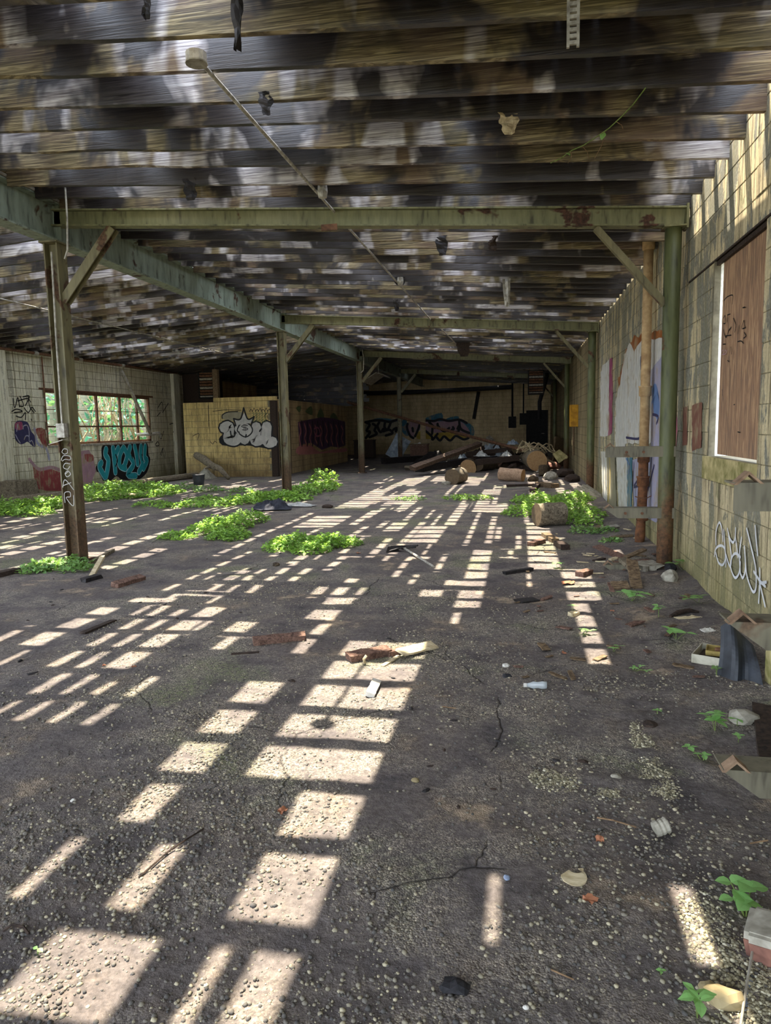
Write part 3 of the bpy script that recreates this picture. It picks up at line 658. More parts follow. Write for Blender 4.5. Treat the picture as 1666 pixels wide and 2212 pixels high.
# ridge girder in one line of I-section, with its bearing stiffeners
gird = thing('roof_girder', 'pale green rusty I-beam girder running into the distance along the ridge', 'girder', (XL, Y1, 3.62))
MB().isec((XL, YF+0.3, 3.83), (XL, YB, 3.83), 0.2, 0.42, 0.014, 0.018).build('beam', T['steel_g'], gird)
for i in range(4):
    y = Y1+BAY*i
    for s in (-1, 1): MB().box((XL+s*0.05, y, 3.83), (0.085, 0.012, 0.38)).build('stiffener', T['steel_g'], gird)
MB().tube([(XL+0.1, YF+0.5, 4.065), (XL+0.1, 14.0, 4.06), (XL+0.1, YB-0.4, 4.06)], 0.016, 8).build('conduit', T['galv'], gird)
for i in range(4):
    y = Y1+BAY*i
    z0, z1 = roof_z(XL+0.02)-0.093, roof_z(1.5)-0.093
    lab = ('green rust-blotched I-beam crossing nearest to us below the joists', 'second green cross beam between ridge girder and right wall', 'third cross beam, over the debris pile', 'dark cross beam farthest back near the end wall')[i]
    b_ = thing('roof_beam', lab, 'beam', (-1.8, y, (z0+z1)/2-0.1), 'cross beams')
    MB().isec((XL+0.02, y, z0), (1.53, y, z1), 0.13, 0.18, 0.012, 0.016).build('beam', T['steel'], b_)
    MB().box((1.545, y, z1), (0.02, 0.16, 0.22)).build('end_plate', T['steel'], b_)
    if i == 0:
        xx = at_y(715, 493, Y1).x; MB().box((xx, Y1-0.068, roof_z(xx)-0.2), (0.17, 0.012, 0.06)).build('hanger_clip', T['rust'], b_)

def ridge_col(i):
    y = Y1+BAY*i
    lab = ('brown steel column with scrawled letters down its face, nearest on the left', 'steel column beside the room with the silver lettering', 'olive steel column at the right end of the block room', 'dark steel column farthest back before the end wall')[i]
    c = thing('steel_column', lab, 'column', (XL, y, 0), 'ridge columns')
    MB().isec((XL, y, -0.1), (XL, y, 3.61), 0.17, 0.17, 0.012, 0.016, up=(1, 0, 0)).build('shaft', T['steel_col'], c)
    MB().box((XL, y, 3.612), (0.22, 0.26, 0.016)).build('cap_plate', T['steel_col'], c)
    MB().box((XL, y, 0.012), (0.27, 0.27, 0.02)).build('base_plate', T['steel_col'], c)
    zt = roof_z(-4.35)-0.19
    MB().isec((XL+0.08, y, 2.98), (-4.40, y, zt), 0.1, 0.1, 0.012, 0.014, up=(0, 1, 0)).build('knee_brace', T['steel_col'], c)
    return c
cols = [ridge_col(i) for i in range(4)]
c1 = cols[0]
bx = at_y(137, 930, Y1-0.1)
MB().box((bx.x, Y1-0.125, bx.z), (0.1, 0.07, 0.16)).build('outlet_box', T['galv'], c1)
MB().tube([(bx.x, Y1-0.115, bx.z+0.08), (bx.x, Y1-0.105, 2.6), (bx.x+0.02, Y1-0.105, 3.5)], 0.011, 8).build('conduit', T['galv'], c1)
MB().raw([(bx.x-0.13, Y1-0.2, bx.z-0.15), (bx.x+0.05, Y1-0.2, bx.z-0.10), (bx.x+0.05, Y1-0.1, bx.z-0.09), (bx.x-0.13, Y1-0.1, bx.z-0.13), (bx.x-0.13, Y1-0.2, bx.z-0.158), (bx.x+0.05, Y1-0.2, bx.z-0.108), (bx.x+0.05, Y1-0.1, bx.z-0.098), (bx.x-0.13, Y1-0.1, bx.z-0.138)], [(0, 1, 2, 3), (7, 6, 5, 4), (0, 4, 5, 1), (1, 5, 6, 2), (2, 6, 7, 3), (3, 7, 4, 0)]).build('bent_cover', T['galv'], c1)
# cables hanging from the girder at the columns
for i, (pts, lab) in enumerate(((((143, 436), (145, 470), (146, 540), (140, 560)), 'grey cable hanging in a loop from the girder at the lettered column'), (((783, 760), (786, 775), (785, 800), (779, 806)), 'pale cable hanging at the column beside the block room end'))):
    y = min(JY, key=lambda v: abs(v-(Y1 if i == 0 else Y1+2*BAY)+0.25))
    P = [at_y(a, b, y) for a, b in pts]; P.insert(0, Vector((P[0].x, P[0].y, roof_z(P[0].x)+0.1))); Q = []
    for k in range(len(P)-1):
        for t in range(6): Q.append(P[k].lerp(P[k+1], t/6))
    base('hanging_cable', MB().tube(Q+[P[-1]], 0.011 if i == 0 else 0.02, 6), T['galv'], lab, 'cable', smooth=True)

def bracket(root, y, z, x0=0.84, slant=0.13):
    """bent angle bracket running from the wall column into the room, its end folded up like a roof"""
    x1 = XR-0.06; d = 0.095; w = 0.11
    mb = MB()
    mb.raw([(x0, y-0.06, z), (x1+0.13, y-0.06, z), (x1+0.13, y-0.06, z-d), (x0+slant, y-0.06, z-d), (x0, y-0.052, z), (x1+0.13, y-0.052, z), (x1+0.13, y-0.052, z-d), (x0+slant, y-0.052, z-d)], [(0, 1, 2, 3), (7, 6, 5, 4), (0, 4, 5, 1), (1, 5, 6, 2), (2, 6, 7, 3), (3, 7, 4, 0)])
    mb.span((x0, y-0.06, z), (x1+0.13, y+0.07, z+0.008))
    b = mb.build('bracket', T['bracket'], root)
    e = MB(); h = 0.048; t = 0.007
    pr = [(x0-0.005, z), (x0+0.045, z+h), (x0+0.095, z+0.004), (x0+0.095-0.012, z+0.004), (x0+0.045, z+h-0.011), (x0+0.007, z)]
    e.prism(pr, (Vector((0, y, 0)), Vector((1, 0, 0)), Vector((0, 0, 1)), Vector((0, 1, 0))), -0.068, -0.012)
    e.build('folded_end', T['fold'], b)
    for xx in (x0+0.2, x0+0.36): MB().tube([(xx, y-0.075, z-0.045), (xx, y-0.058, z-0.045)], 0.014, 8).build('bolt', T['rust'], b)
def wall_col(i, y, lab, brackets=(), brace=True, n=14, x_in=0.84):
    c = thing('pipe_column', lab, 'column', (XR, y, 0), 'round columns along the right wall')
    top = roof_z(XR)-0.19
    MB().tube([(XR, y, -0.1), (XR, y, 0.5), (XR, y, 1.8), (XR, y, top)], 0.078, n).build('shaft', T['steel_r'], c, smooth=True)
    MB().box((XR, y, top+0.004), (0.2, 0.2, 0.014)).build('cap_plate', T['steel'], c)
    if brace:
        xb_ = 0.72; MB().box(((XR-0.06+xb_)/2, y, (2.62+roof_z(xb_)-0.19)/2), (math.hypot(XR-0.06-xb_, roof_z(xb_)-0.19-2.62), 0.075, 0.06), Matrix.Rotation(math.atan2(roof_z(xb_)-0.19-2.62, XR-0.06-xb_), 3, 'Y')).build('knee_brace', T['steel_col'], c)
    for k, z in enumerate(brackets): bracket(c, y, z, x_in, 0.0 if k == 0 else 0.13)
    return c
wall_col(0, Y1, 'mossy green pipe column with three angle brackets beside the tan drainpipe', (1.25, 0.64, 0.06))
wall_col(1, Y1+BAY, 'rusty-footed pipe column against the white painted wall', ())
wall_col(2, Y1+2*BAY, 'pipe column past the yellow box on the right wall')
wall_col(3, Y1+3*BAY, 'pipe column farthest back on the right wall', ())
wall_col(4, 2.75, 'pipe column nearest us, its three angle brackets reaching in at the right edge', (1.27, 0.76, 0.19), brace=False, x_in=0.755)

# tan cast-iron drainpipe with its sockets
dp = thing('drainpipe', 'tan painted cast-iron drainpipe with rusty foot beside the green pipe column', 'pipe', (1.47, 8.95, 0))
X_, Y_ = 1.475, 8.95
MB().tube([(X_, Y_, 1.05), (X_, Y_, 3.62)], 0.056, 14).build('upper_pipe', T['cast'], dp, smooth=True)
MB().tube([(X_, Y_, 1.06), (X_, Y_, 0.72), (X_-0.01, Y_, 0.33)], 0.058, 14).build('lower_pipe', T['cast_rust'], dp, smooth=True)
MB().tube([(X_-0.01, Y_, 0.38), (X_-0.02, Y_, 0.12), (X_-0.03, Y_, -0.06)], [0.05, 0.062, 0.05], 14).build('foot_pipe', T['cast_rust'], dp, smooth=True)
for z, m_ in ((1.86, 'cast'), (0.78, 'cast_rust'), (0.36, 'cast_rust'), (3.55, 'cast'), (1.07, 'cast_rust')):
    MB().tube([(X_, Y_, z-0.06), (X_, Y_, z-0.05), (X_, Y_, z+0.045), (X_, Y_, z+0.05), (X_, Y_, z+0.065)], [0.06, 0.072, 0.072, 0.08, 0.078], 14).build('socket', T[m_], dp, smooth=True)
MB().tube([(X_-0.09, Y_-0.02, 0.6), (X_-0.04, Y_-0.065, 0.585), (X_+0.04, Y_-0.065, 0.585), (X_+0.1, Y_-0.02, 0.61)], 0.006, 6).build('wire_tie', T['rust'], dp)

# ------------------------------------------------------------------ conduits under the joists
def under(px, py, drop=0.03):   # point of a view ray that lies just under the right-hand joists
    d = ray(px, py); k = 3.97-0.0705*5.05-drop; t = (k-CAM_H)/(d.z+0.0705*d.x); return EYE + d*t
def under_l(px, py, drop=0.03):
    d = ray(px, py); k = 3.97-0.070*(XL)-drop; k = 3.97+0.070*(-XL)-drop
    t = (k-CAM_H)/(d.z-0.070*d.x); return EYE + d*t
A = under(424, 124); B = under(700, 425); C_ = under(930, 690)
cd = thing('ceiling_conduit', 'pale conduit with a round junction box at its near end under the joists', 'conduit', A)
B2 = A + (C_-A)*0.36
A_dir = (C_-A).normalized()
MB().tube([A+A_dir*0.02, A.lerp(C_, 0.4), C_], 0.0135, 8).build('tube', T['galv'], cd, smooth=True)
MB().tube([A+Vector((0, 0, -0.03)), A+Vector((0, 0, 0.025))], 0.062, 14).build('junction_box', T['galv'], cd)
MB().tube([A+Vector((0, 0, -0.038)), A+Vector((0, 0, -0.03))], 0.066, 14).build('box_cover', T['concrete'], cd)
MB().tube([A+A_dir*0.055, A+A_dir*0.1], 0.02, 8).build('connector', T['galv'], cd)
for px, py in ((697, 415), (865, 608)):
    Q = under(px, py, 0.05); MB().tube([Q+Vector((0, 0, 0.06)), Q, Q-Vector((0, 0, 0.05)), Q-Vector((0, 0, 0.06))], [0.045, 0.05, 0.04, 0.0], 10).build('lamp_socket', T['galv'], cd)
D_, E_ = under(940, 700), under(1085, 838, 0.02)
D_ = under(955, 712); base('ceiling_conduit', MB().tube([D_, D_ + Vector((0.12, 6.0, 0.02))], 0.016, 6), T['galv'], 'thin conduit continuing toward the back over the debris pile', 'conduit')
P0, P1 = under_l(0, 645), under_l(545, 778)
ll = thing('ceiling_conduit', 'thin shiny conduit with a small end box under the left joists', 'conduit', P0)
MB().tube([P0 + (P0-P1)*0.12, P0.lerp(P1, 0.5), P1], 0.013, 8).build('tube', T['galv'], ll, smooth=True)
MB().box(P1, (0.1, 0.1, 0.07)).build('end_box', T['galv'], ll)
for t in (0.22, 0.47, 0.72): MB().box(P0.lerp(P1, t)+Vector((0, 0, 0.012)), (0.03, 0.05, 0.02)).build('clip', T['rust'], ll)
# pipe along the head of the left wall
Q0, Q1 = at_x(0, 752, XLW+0.14), at_x(255, 788, XLW+0.14)
pp = thing('wall_pipe', 'brown water pipe with couplings along the top of the left wall', 'pipe', Q0)
Q2 = Q0 + (Q1-Q0)*1.75
MB().tube([Q0-(Q1-Q0)*0.2, Q0, Q1, Q2], 0.035, 10).build('tube', T['rust'], pp, smooth=True)
for t in (0.25, 0.62, 1.05): MB().tube([Q0.lerp(Q1, t-0.015), Q0.lerp(Q1, t+0.015)], 0.05, 10).build('coupling', T['galv'], pp)
# fallen tube leaning across the left window
Ta, Tb = at_x(262, 800, XLW+0.2), at_x(326, 938, XLW+0.45)
tb = thing('leaning_pipe', 'grey pipe leaning across the left window with an elbow at its foot', 'pipe', Tb)
MB().tube([Ta, Tb], 0.05, 8).build('tube', T['concrete'], tb, smooth=True)
MB().tube([(XLW-0.005, Tb.y-0.02, Tb.z), Tb, Tb+Vector((0.02, 0.3, 0.02)), Tb+Vector((0.02, 0.5, 0.03)), Tb+Vector((0.03, 0.55, -0.12))], 0.045, 8).build('elbow', T['galv'], tb, smooth=True)
tw = at_x(90, 770, XLW+0.06); base('wall_conduit', MB().tube([tw, (tw.x, tw.y, 1.25)], 0.02, 6), T['rust'], 'thin rusty conduit down the left wall by the window', 'conduit')

# slotted strut hanging between the first joists
s0 = at_y(1238, 98, 3.88); st = MB()
for s in (-1, 1): st.box((s0.x+s*0.024, s0.y, s0.z+0.17), (0.014, 0.016, 0.36))
for k in range(12): st.box((s0.x, s0.y, s0.z+0.012+k*0.030), (0.036, 0.014, 0.019))
base('slotted_strut', st, T['galv'], 'slotted galvanised strut hanging from the joists at the top of the picture', 'strut')

# ragged bits hanging from the burnt roof
def flap(px, py0, py1, y, wpx, lab, mat='black', seed=0):
    y0_ = under(px, max(py0, 20), 0.0).y if px > 300 else y; y = min(JY, key=lambda v: abs(v-y0_))-0.012
    top = at_y(px, py0, y); bot = at_y(px+wpx*0.1, py1, y); top.z = max(top.z, roof_z(top.x)+0.04); w = wpx/F_PX*y*1.03
    n = 9; V = []
    for i in range(n+1):
        t = i/n; p = top.lerp(bot, t); ww = w*(0.5+0.5*(1-t)**0.6)*(1+0.35*mnoise.noise(Vector((t*4, seed, 1))))
        for k in range(4):
            u = k/3-0.5; V.append((p.x+u*ww+0.02*mnoise.noise(Vector((t*3, seed, k*0.3))), p.y+0.03*mnoise.noise(Vector((u*3, t*4, seed)))+0.01, p.z))
    W = [(v[0], v[1]+0.006, v[2]) for v in V]; N = len(V)
    F = [(i*4+k, i*4+k+1, i*4+5+k, i*4+4+k) for i in range(n) for k in range(3)]; F += [tuple(N+j for j in f[::-1]) for f in F]
    rim = list(range(4)) + [4*i+3 for i in range(1, n+1)] + [4*n+k for k in (2, 1, 0)] + [4*i for i in range(n-1, 0, -1)]
    F += [(rim[i], N+rim[i], N+rim[(i+1) % len(rim)], rim[(i+1) % len(rim)]) for i in range(len(rim))]
    return base('hanging_scrap', MB().raw(V+W, F), T[mat], lab, 'scrap')
flap(508, -30, 106, 4.15, 26, 'long black strip of tar paper hanging above the junction box', seed=1)
flap(313, -20, 38, 4.1, 22, 'short black tatter hanging at the top left', seed=2)
flap(408, 402, 432, 6.9, 32, 'black tuft of burnt felt hanging near the first cross beam', seed=3)
flap(572, 222, 246, 5.3, 30, 'dark shred of felt hanging beside the long conduit', seed=4)
flap(1098, 262, 288, 5.35, 40, 'pale tuft of straw stuck under a joist', 'vine', 5)
flap(953, 525, 551, 9.4, 26, 'black scrap hanging from a joist behind the first cross beam', seed=6)
flap(1063, 525, 541, 9.6, 22, 'small dark scrap hanging right of the black one', 'plank_dark', 7)
flap(1094, 612, 662, 11.6, 16, 'silvery torn foil hanging from the joists', 'galv', 8)
flap(856, 650, 672, 13.0, 14, 'small scrap hanging near the second cross beam', seed=9)
flap(1000, 742, 770, 18.5, 30, 'hanging torn lamp scrap in front of the third cross beam', 'plank_dark', 10)
flap(862, 602, 616, 11.0, 24, 'dark lump hanging beside the conduit lamp socket', seed=11)

# dry vine let down through the roof
va = [under(1395, 190), under(1345, 250, 0.04), under(1290, 295, 0.05), under(1235, 325, 0.04), under(1190, 352, 0.03)]
vn = thing('hanging_vine', 'thin dry vine with a few green leaves hanging under the joists', 'vine', va[0])
MB().tube([p for a, b in zip(va, va[1:]) for p in (a, a.lerp(b, 0.5)+Vector((0, 0, -0.01)))] + [va[-1]], 0.004, 5).build('stem', T['stem'], vn)
for (a, b, c, d) in ((1330, 262, 1357, 290), (1308, 283, 1272, 375), (1258, 315, 1280, 360), (1235, 325, 1222, 370)):
    p, q = under(a, b, 0.04), under(c, d, 0.05); q = p + (q-p)*0.6; MB().tube([p, p.lerp(q, 0.5)+Vector((0.015, 0, 0)), q], 0.0025, 4).build('twig', T['twig'], vn)
def leaf_shape(L, W, bend=0.15, heart=False):
    """one folded leaf lying along +x, base at the origin"""
    pr = [(0.0, 0.0), (0.12, 0.34), (0.35, 0.5), (0.65, 0.38), (0.88, 0.14), (1.0, 0.0)] if heart else [(0.0, 0.0), (0.2, 0.3), (0.45, 0.48), (0.72, 0.32), (1.0, 0.0)]
    mid = [(t*L, 0, -bend*L*t*t) for t, w in pr]; lf = [(t*L, w*W, -bend*L*t*t+0.12*w*W) for t, w in pr[1:-1]]; rt = [(t*L, -w*W, -bend*L*t*t+0.12*w*W) for t, w in pr[1:-1]]
    n = len(pr); V = mid+lf+rt; F = []
    for side, o in ((1, n), (-1, n+n-2)):
        for i in range(n-1):
            a, b = i, i+1; c = o+i if i < n-2 else None; d = o+i-1 if i > 0 else None
            f = [a, b] + ([c] if c is not None else []) + ([d] if d is not None else [])
            F.append(tuple(f) if side > 0 else tuple(f[::-1]))
    return V, F
def place_leaf(mb, p, rz, ry, L, W, heart=False, roll=0.0, bend=0.15):
    V, F = leaf_shape(L, W, bend, heart); R = Matrix.Rotation(rz, 3, 'Z') @ Matrix.Rotation(-ry, 3, 'Y') @ Matrix.Rotation(roll, 3, 'X'); p = Vector(p)
    return mb.raw([R @ Vector(v) + p for v in V], F)
for px, py in ((1306, 285), (1222, 330)):
    place_leaf(MB(), under(px, py, 0.045), random.uniform(0, 6), -0.5, 0.06, 0.05).build('leaf', T['leaf_big'], vn)
# ------------------------------------------------------------------ spray paint on the walls
def smooth(pts, n=5, closed=False):
    P = [Vector((a, b)) for a, b in pts]; k = len(P); out = []
    if k < 3: return P
    rng_ = range(k if closed else k-1)
    for i in rng_:
        p0, p1, p2, p3 = P[(i-1) % k] if closed or i > 0 else P[0], P[i], P[(i+1) % k], P[(i+2) % k] if closed or i+2 < k else P[-1]
        for j in range(n):
            t = j/n; out.append(0.5*((2*p1) + (p2-p0)*t + (2*p0-5*p1+4*p2-p3)*t*t + (3*p1-p0-3*p2+p3)*t**3))
    if not closed: out.append(P[-1])
    return out
class Paint:
    """flat paint in a wall frame; pts are picture points ox + x/sc, oy + y/sc laid onto the wall"""
    def __init__(s, fr, ox, oy, sc, off=0.006): s.fr = fr; s.o = (ox, oy, sc); s.mb = MB(); s.mats = []; s.off = off; s.layer = 0
    def uv(s, pts):
        ox, oy, sc = s.o; return [s.fr.uv(ox+x/sc, oy+y/sc) for x, y in pts]
    def _m(s, mat):
        if mat not in s.mats: s.mats.append(mat)
        s.mb.cur = s.mats.index(mat)
    def d(s): s.layer += 1; return s.off + s.layer*0.0006
    def stroke(s, pts, w, mat, closed=False, n=5, raw=False):
        P = smooth(pts if raw else s.uv(pts), n, closed); s._m(mat); d = s.d(); k = len(P)
        if k < 2: return s
        b = len(s.mb.v); ring = []
        for i in range(k):
            a = P[(i-1) % k] if closed or i else P[0]; c = P[(i+1) % k] if closed or i < k-1 else P[-1]
            t = Vector((c[0]-a[0], c[1]-a[1])); t = t.normalized() if t.length > 1e-9 else Vector((1, 0)); nn = Vector((-t.y, t.x))*w/2
            ring.append((P[i][0]+nn.x, P[i][1]+nn.y, P[i][0]-nn.x, P[i][1]-nn.y))
        V = []
        for (x0, y0, x1, y1) in ring: V += [s.fr.P(x0, y0, d), s.fr.P(x1, y1, d)]
        F = [(2*i, 2*i+1, (2*i+3) % (2*k), (2*i+2) % (2*k)) for i in range(k if closed else k-1)]
        if not closed:
            for e in (0, k-1):
                m0 = len(V); cx, cy = P[e][0], P[e][1]
                V.append(s.fr.P(cx, cy, d)); V += [s.fr.P(cx+w/2*math.cos(j*math.pi/4), cy+w/2*math.sin(j*math.pi/4), d+0.0001) for j in range(8)]
                F += [(m0, m0+1+j, m0+1+(j+1) % 8) for j in range(8)]
        s.mb.raw(V, F); return s
    def fill(s, pts, mat, n=3, sm=True):
        u = s.uv(pts); P = smooth(u, n, True) if sm else [Vector(p) for p in u]; s._m(mat); d = s.d()
        s.mb.raw([s.fr.P(p[0], p[1], d) for p in P], [tuple(range(len(P)))]); return s
    def bubble(s, lines, w, line, fillm, edge=None, ew=0.0):
        for L in lines: s.stroke(L, w+2*line[1], line[0])
        if edge:
            for L in lines: s.stroke(L, w+2*ew, edge)
        for L in lines: s.stroke(L, w, fillm)
        return s
    def done(s, parent, label, name='graffiti'):
        tri = s.mb; o = tri.build(name, [T[m_] for m_ in s.mats], parent); o['label'] = label; return o

# turquoise throw-up under the left window
p = Paint(FL, 0, 740, 3.967)
p.fill([(868, 905), (905, 862), (945, 880), (1020, 868), (1090, 862), (1150, 858), (1258, 862), (1270, 960), (1286, 1000), (1262, 1105), (1205, 1165), (1160, 1172), (1050, 1176), (995, 1145), (945, 1185), (880, 1182), (862, 1120), (828, 1105), (822, 1060), (868, 1008)], 's_black')
T1 = [[(906, 915), (900, 960), (925, 1010), (915, 1100), (905, 1145)], [(865, 1030), (850, 1070), (895, 1150)], [(965, 905), (975, 1000), (985, 1110)], [(1010, 905), (985, 960), (980, 1000)], [(1055, 900), (1025, 960), (1020, 1050), (1070, 1080)], [(1060, 905), (1085, 970), (1060, 1060)], [(1110, 895), (1100, 960), (1140, 1040), (1090, 1130), (1160, 1140)], [(1150, 890), (1165, 960), (1175, 1040)], [(1205, 890), (1200, 960), (1215, 1040), (1185, 1110)], [(1240, 890), (1235, 980), (1255, 1010), (1225, 1080)]]
p.bubble(T1, 0.17, ('s_black', 0.03), 's_teal', 's_ice', 0.022)
for L in ([(985, 960), (1000, 1010), (985, 1060)], [(1050, 970), (1048, 1020), (1035, 1040)], [(1120, 960), (1130, 990)], [(1210, 960), (1215, 1010)]): p.stroke(L, 0.045, 's_black')
p.done(wall_left, 'turquoise bubble lettering with pale outline')
# black tags, dark throw-up and the washed red paint on the left wall
p = Paint(FL, 0, 740, 3.967)
for L in ([(110, 480), (125, 560), (150, 470), (165, 550)], [(170, 460), (200, 540), (165, 545)], [(195, 465), (250, 460), (215, 540)], [(240, 465), (250, 545), (290, 600)], [(100, 590), (140, 570), (190, 590), (120, 600)], [(205, 560), (240, 600), (270, 555), (300, 590)], [(135, 630), (180, 640), (215, 600), (215, 660)], [(150, 500), (230, 480), (260, 510)], [(265, 655), (268, 668)]): p.stroke(L, 0.028, 's_black')
for L in ([(1350, 560), (1385, 510), (1395, 580)], [(1345, 630), (1370, 600)], [(1390, 600), (1440, 520)], [(1330, 870), (1350, 850), (1360, 880), (1335, 885), (1330, 870)], [(1370, 960), (1395, 900), (1380, 970)], [(1380, 780), (1375, 830), (1400, 760)], [(1500, 660), (1525, 650), (1520, 760)], [(1450, 700), (1510, 690), (1480, 770)]): p.stroke(L, 0.03, 's_black')
p.done(wall_left, 'black scribbled tags')
p = Paint(FL, 0, 740, 3.967)
p.fill([(125, 700), (150, 670), (200, 672), (240, 690), (265, 760), (295, 800), (300, 890), (270, 880), (235, 850), (205, 865), (170, 870), (130, 830), (122, 760)], 's_navy')
p.fill([(130, 690), (185, 680), (190, 740), (160, 750), (130, 740)], 's_mag')
for L in ([(195, 740), (200, 715), (230, 710), (245, 750), (248, 800)], [(205, 830), (220, 800), (245, 805), (250, 850), (270, 840), (290, 885)], [(140, 760), (150, 700)], [(170, 860), (150, 830), (130, 790)]): p.stroke(L, 0.028, 's_lilac')
p.done(wall_left, 'dark violet throw-up with thin pale outlines')
p = Paint(FL, 0, 740, 3.967, 0.0045)
p.fill([(300, 745), (385, 745), (400, 900), (380, 905), (350, 850)], 's_red'); p.stroke([(295, 740), (320, 860), (395, 910), (420, 1000)], 0.08, 's_lilac')
p.fill([(275, 1020), (340, 1090), (430, 1080), (530, 1120), (540, 1270), (400, 1270), (300, 1250)], 's_red', sm=False); p.stroke([(250, 1000), (330, 1085), (440, 1070), (530, 1100)], 0.09, 's_mauve')
p.fill([(685, 930), (760, 920), (800, 990), (820, 1100), (780, 1200), (700, 1200)], 's_mauve', sm=False); p.fill([(720, 960), (790, 960), (800, 1010), (745, 1020)], 's_red')
p.fill([(0, 660), (60, 645), (70, 710), (0, 715)], 's_pink'); p.stroke([(65, 640), (75, 780)], 0.06, 's_pink')
p.done(wall_left, 'faded red and pink paint washed down the wall')

# silver bubble letters with a crown on the block room
p = Paint(FB, 380, 740, 3.967)
p.fill([(395, 640), (430, 600), (510, 590), (570, 600), (600, 650), (520, 670), (420, 660)], 's_grey')
p.stroke([(398, 650), (400, 620), (450, 595), (530, 592)], 0.035, 's_black')
LT = [[(415, 730), (455, 720), (455, 780), (450, 825), (500, 840), (530, 820)], [(545, 740), (590, 735), (605, 750), (600, 800), (590, 830)], [(690, 725), (685, 790), (680, 840), (720, 835)], [(780, 720), (775, 800), (790, 855), (830, 850)]]
p.fill([(385, 800), (400, 880), (600, 880), (760, 905), (800, 912), (855, 880), (860, 840), (800, 780), (560, 760)], 's_black')
p.bubble(LT, 0.33, ('s_black', 0.05), 's_silver')
p.bubble([[(545, 750), (570, 710), (620, 715), (640, 755), (600, 790), (560, 770)]], 0.10, ('s_black', 0.04), 's_silver'); p.fill([(545, 760), (560, 715), (620, 712), (638, 755), (600, 790)], 's_silver')
p.fill([(515, 710), (500, 650), (555, 660), (590, 600), (620, 660), (675, 640), (655, 690), (600, 695)], 's_silver', sm=False)
for L in ([(515, 712), (497, 652)], [(497, 652), (555, 655), (583, 560)], [(583, 560), (618, 655), (672, 635)], [(672, 635), (650, 692)]): p.stroke(L, 0.05, 's_black')
p.stroke([(618, 712), (585, 706), (565, 720), (590, 728), (620, 738), (600, 750), (570, 746)], 0.022, 's_black'); p.stroke([(588, 700), (586, 752)], 0.018, 's_black'); p.stroke([(602, 700), (600, 752)], 0.018, 's_black')
p.stroke([(605, 790), (600, 810)], 0.05, 's_black'); p.stroke([(470, 760), (478, 800), (500, 805), (515, 770)], 0.045, 's_black'); p.stroke([(720, 760), (735, 740)], 0.05, 's_black')
p.done(booth_front, 'silver bubble letters with black outline, crown and dollar sign')
p = Paint(FB, 380, 740, 3.967)
for k in range(7): p.stroke([(632+k*26, 590), (645+k*26, 562 if k % 2 else 572), (658+k*26, 592)], 0.018, 's_black')
for r in range(4):
    for k in range(5): p.stroke([(655+k*26, 605+r*22), (668+k*26, 598+r*22), (664+k*26, 615+r*22), (676+k*26, 612+r*22)], 0.013, 's_green')
p.stroke([(790, 600), (765, 620), (760, 640)], 0.018, 's_black'); p.stroke([(785, 625), (790, 650)], 0.02, 's_black')
for L in ([(280, 540), (282, 600), (285, 720)], [(300, 850), (320, 870), (335, 845), (355, 860)], [(150, 800), (200, 780), (190, 830)], [(320, 590), (420, 578), (560, 580)]): p.stroke(L, 0.018, 's_black')
p.done(booth_front, 'thin black crown doodle and small writing')
# dark violet piece along the side of the room
p = Paint(FS, 380, 740, 3.967, 0.004)
for q in ([(1030, 560), (1070, 545), (1060, 600)], [(1110, 590), (1160, 545), (1170, 620)], [(1210, 640), (1240, 560), (1270, 640)], [(1320, 650), (1350, 600), (1390, 660)]): p.fill(q, 's_green')
p.fill([(1045, 680), (1140, 660), (1250, 640), (1350, 650), (1450, 680), (1452, 880), (1400, 900), (1330, 890), (1250, 920), (1160, 860), (1090, 870), (1060, 930)], 's_violet', sm=False)
p.fill([(1050, 890), (1150, 880), (1230, 935), (1330, 920), (1450, 905), (1455, 935), (1300, 945), (1050, 960)], 's_rose')
for k in range(9):
    x = 1055+k*45; p.stroke([(x, 690+(k*37 % 30)), (x+14, 760), (x+2, 820), (x+18, 900-(k*29 % 50))], 0.09, 's_rose'); p.stroke([(x+22, 680), (x+30, 780), (x+24, 880)], 0.12, 's_black')
p.stroke([(1180, 740), (1215, 730), (1235, 790), (1200, 800), (1180, 760)], 0.06, 's_pink')
p.done(booth_side, 'dark violet and pink spiky lettering')

# long piece on the end wall
p = Paint(FK, 760, 840, 5.553, 0.006)
p.fill([(600, 390), (660, 380), (680, 560), (610, 520)], 's_blueteal'); p.fill([(880, 380), (930, 330), (1080, 290), (1100, 370), (1180, 340), (1280, 330), (1300, 380), (1440, 430), (1470, 540), (1400, 560), (1100, 400)], 's_blueteal')
p.fill([(225, 380), (330, 350), (540, 370), (545, 400), (230, 400)], 's_blueteal')
p.fill([(165, 430), (250, 390), (470, 395), (550, 400), (550, 520), (480, 560), (300, 570), (180, 580)], 's_grey')
for L in ([(165, 400), (215, 430), (180, 500), (220, 520), (170, 590)], [(255, 420), (290, 450), (275, 500), (300, 540), (215, 580)], [(330, 400), (310, 450), (345, 520), (380, 480)], [(400, 400), (395, 460), (430, 490), (470, 400)], [(380, 510), (450, 490), (490, 530), (410, 560)], [(500, 490), (540, 470), (530, 510)], [(170, 400), (270, 380), (360, 380), (460, 395), (545, 370)]): p.stroke(L, 0.14, 's_black')
p.fill([(665, 430), (700, 385), (800, 380), (1060, 390), (1290, 385), (1400, 480), (1420, 560), (1380, 600), (1200, 560), (960, 520), (780, 500), (740, 580), (690, 540)], 's_mauve')
p.fill([(775, 530), (850, 510), (960, 560), (1020, 530), (1160, 520), (1260, 550), (1400, 570), (1340, 605), (1250, 560), (1170, 620), (1100, 570), (1050, 620), (980, 560), (970, 600), (880, 600), (790, 600)], 's_yellow')
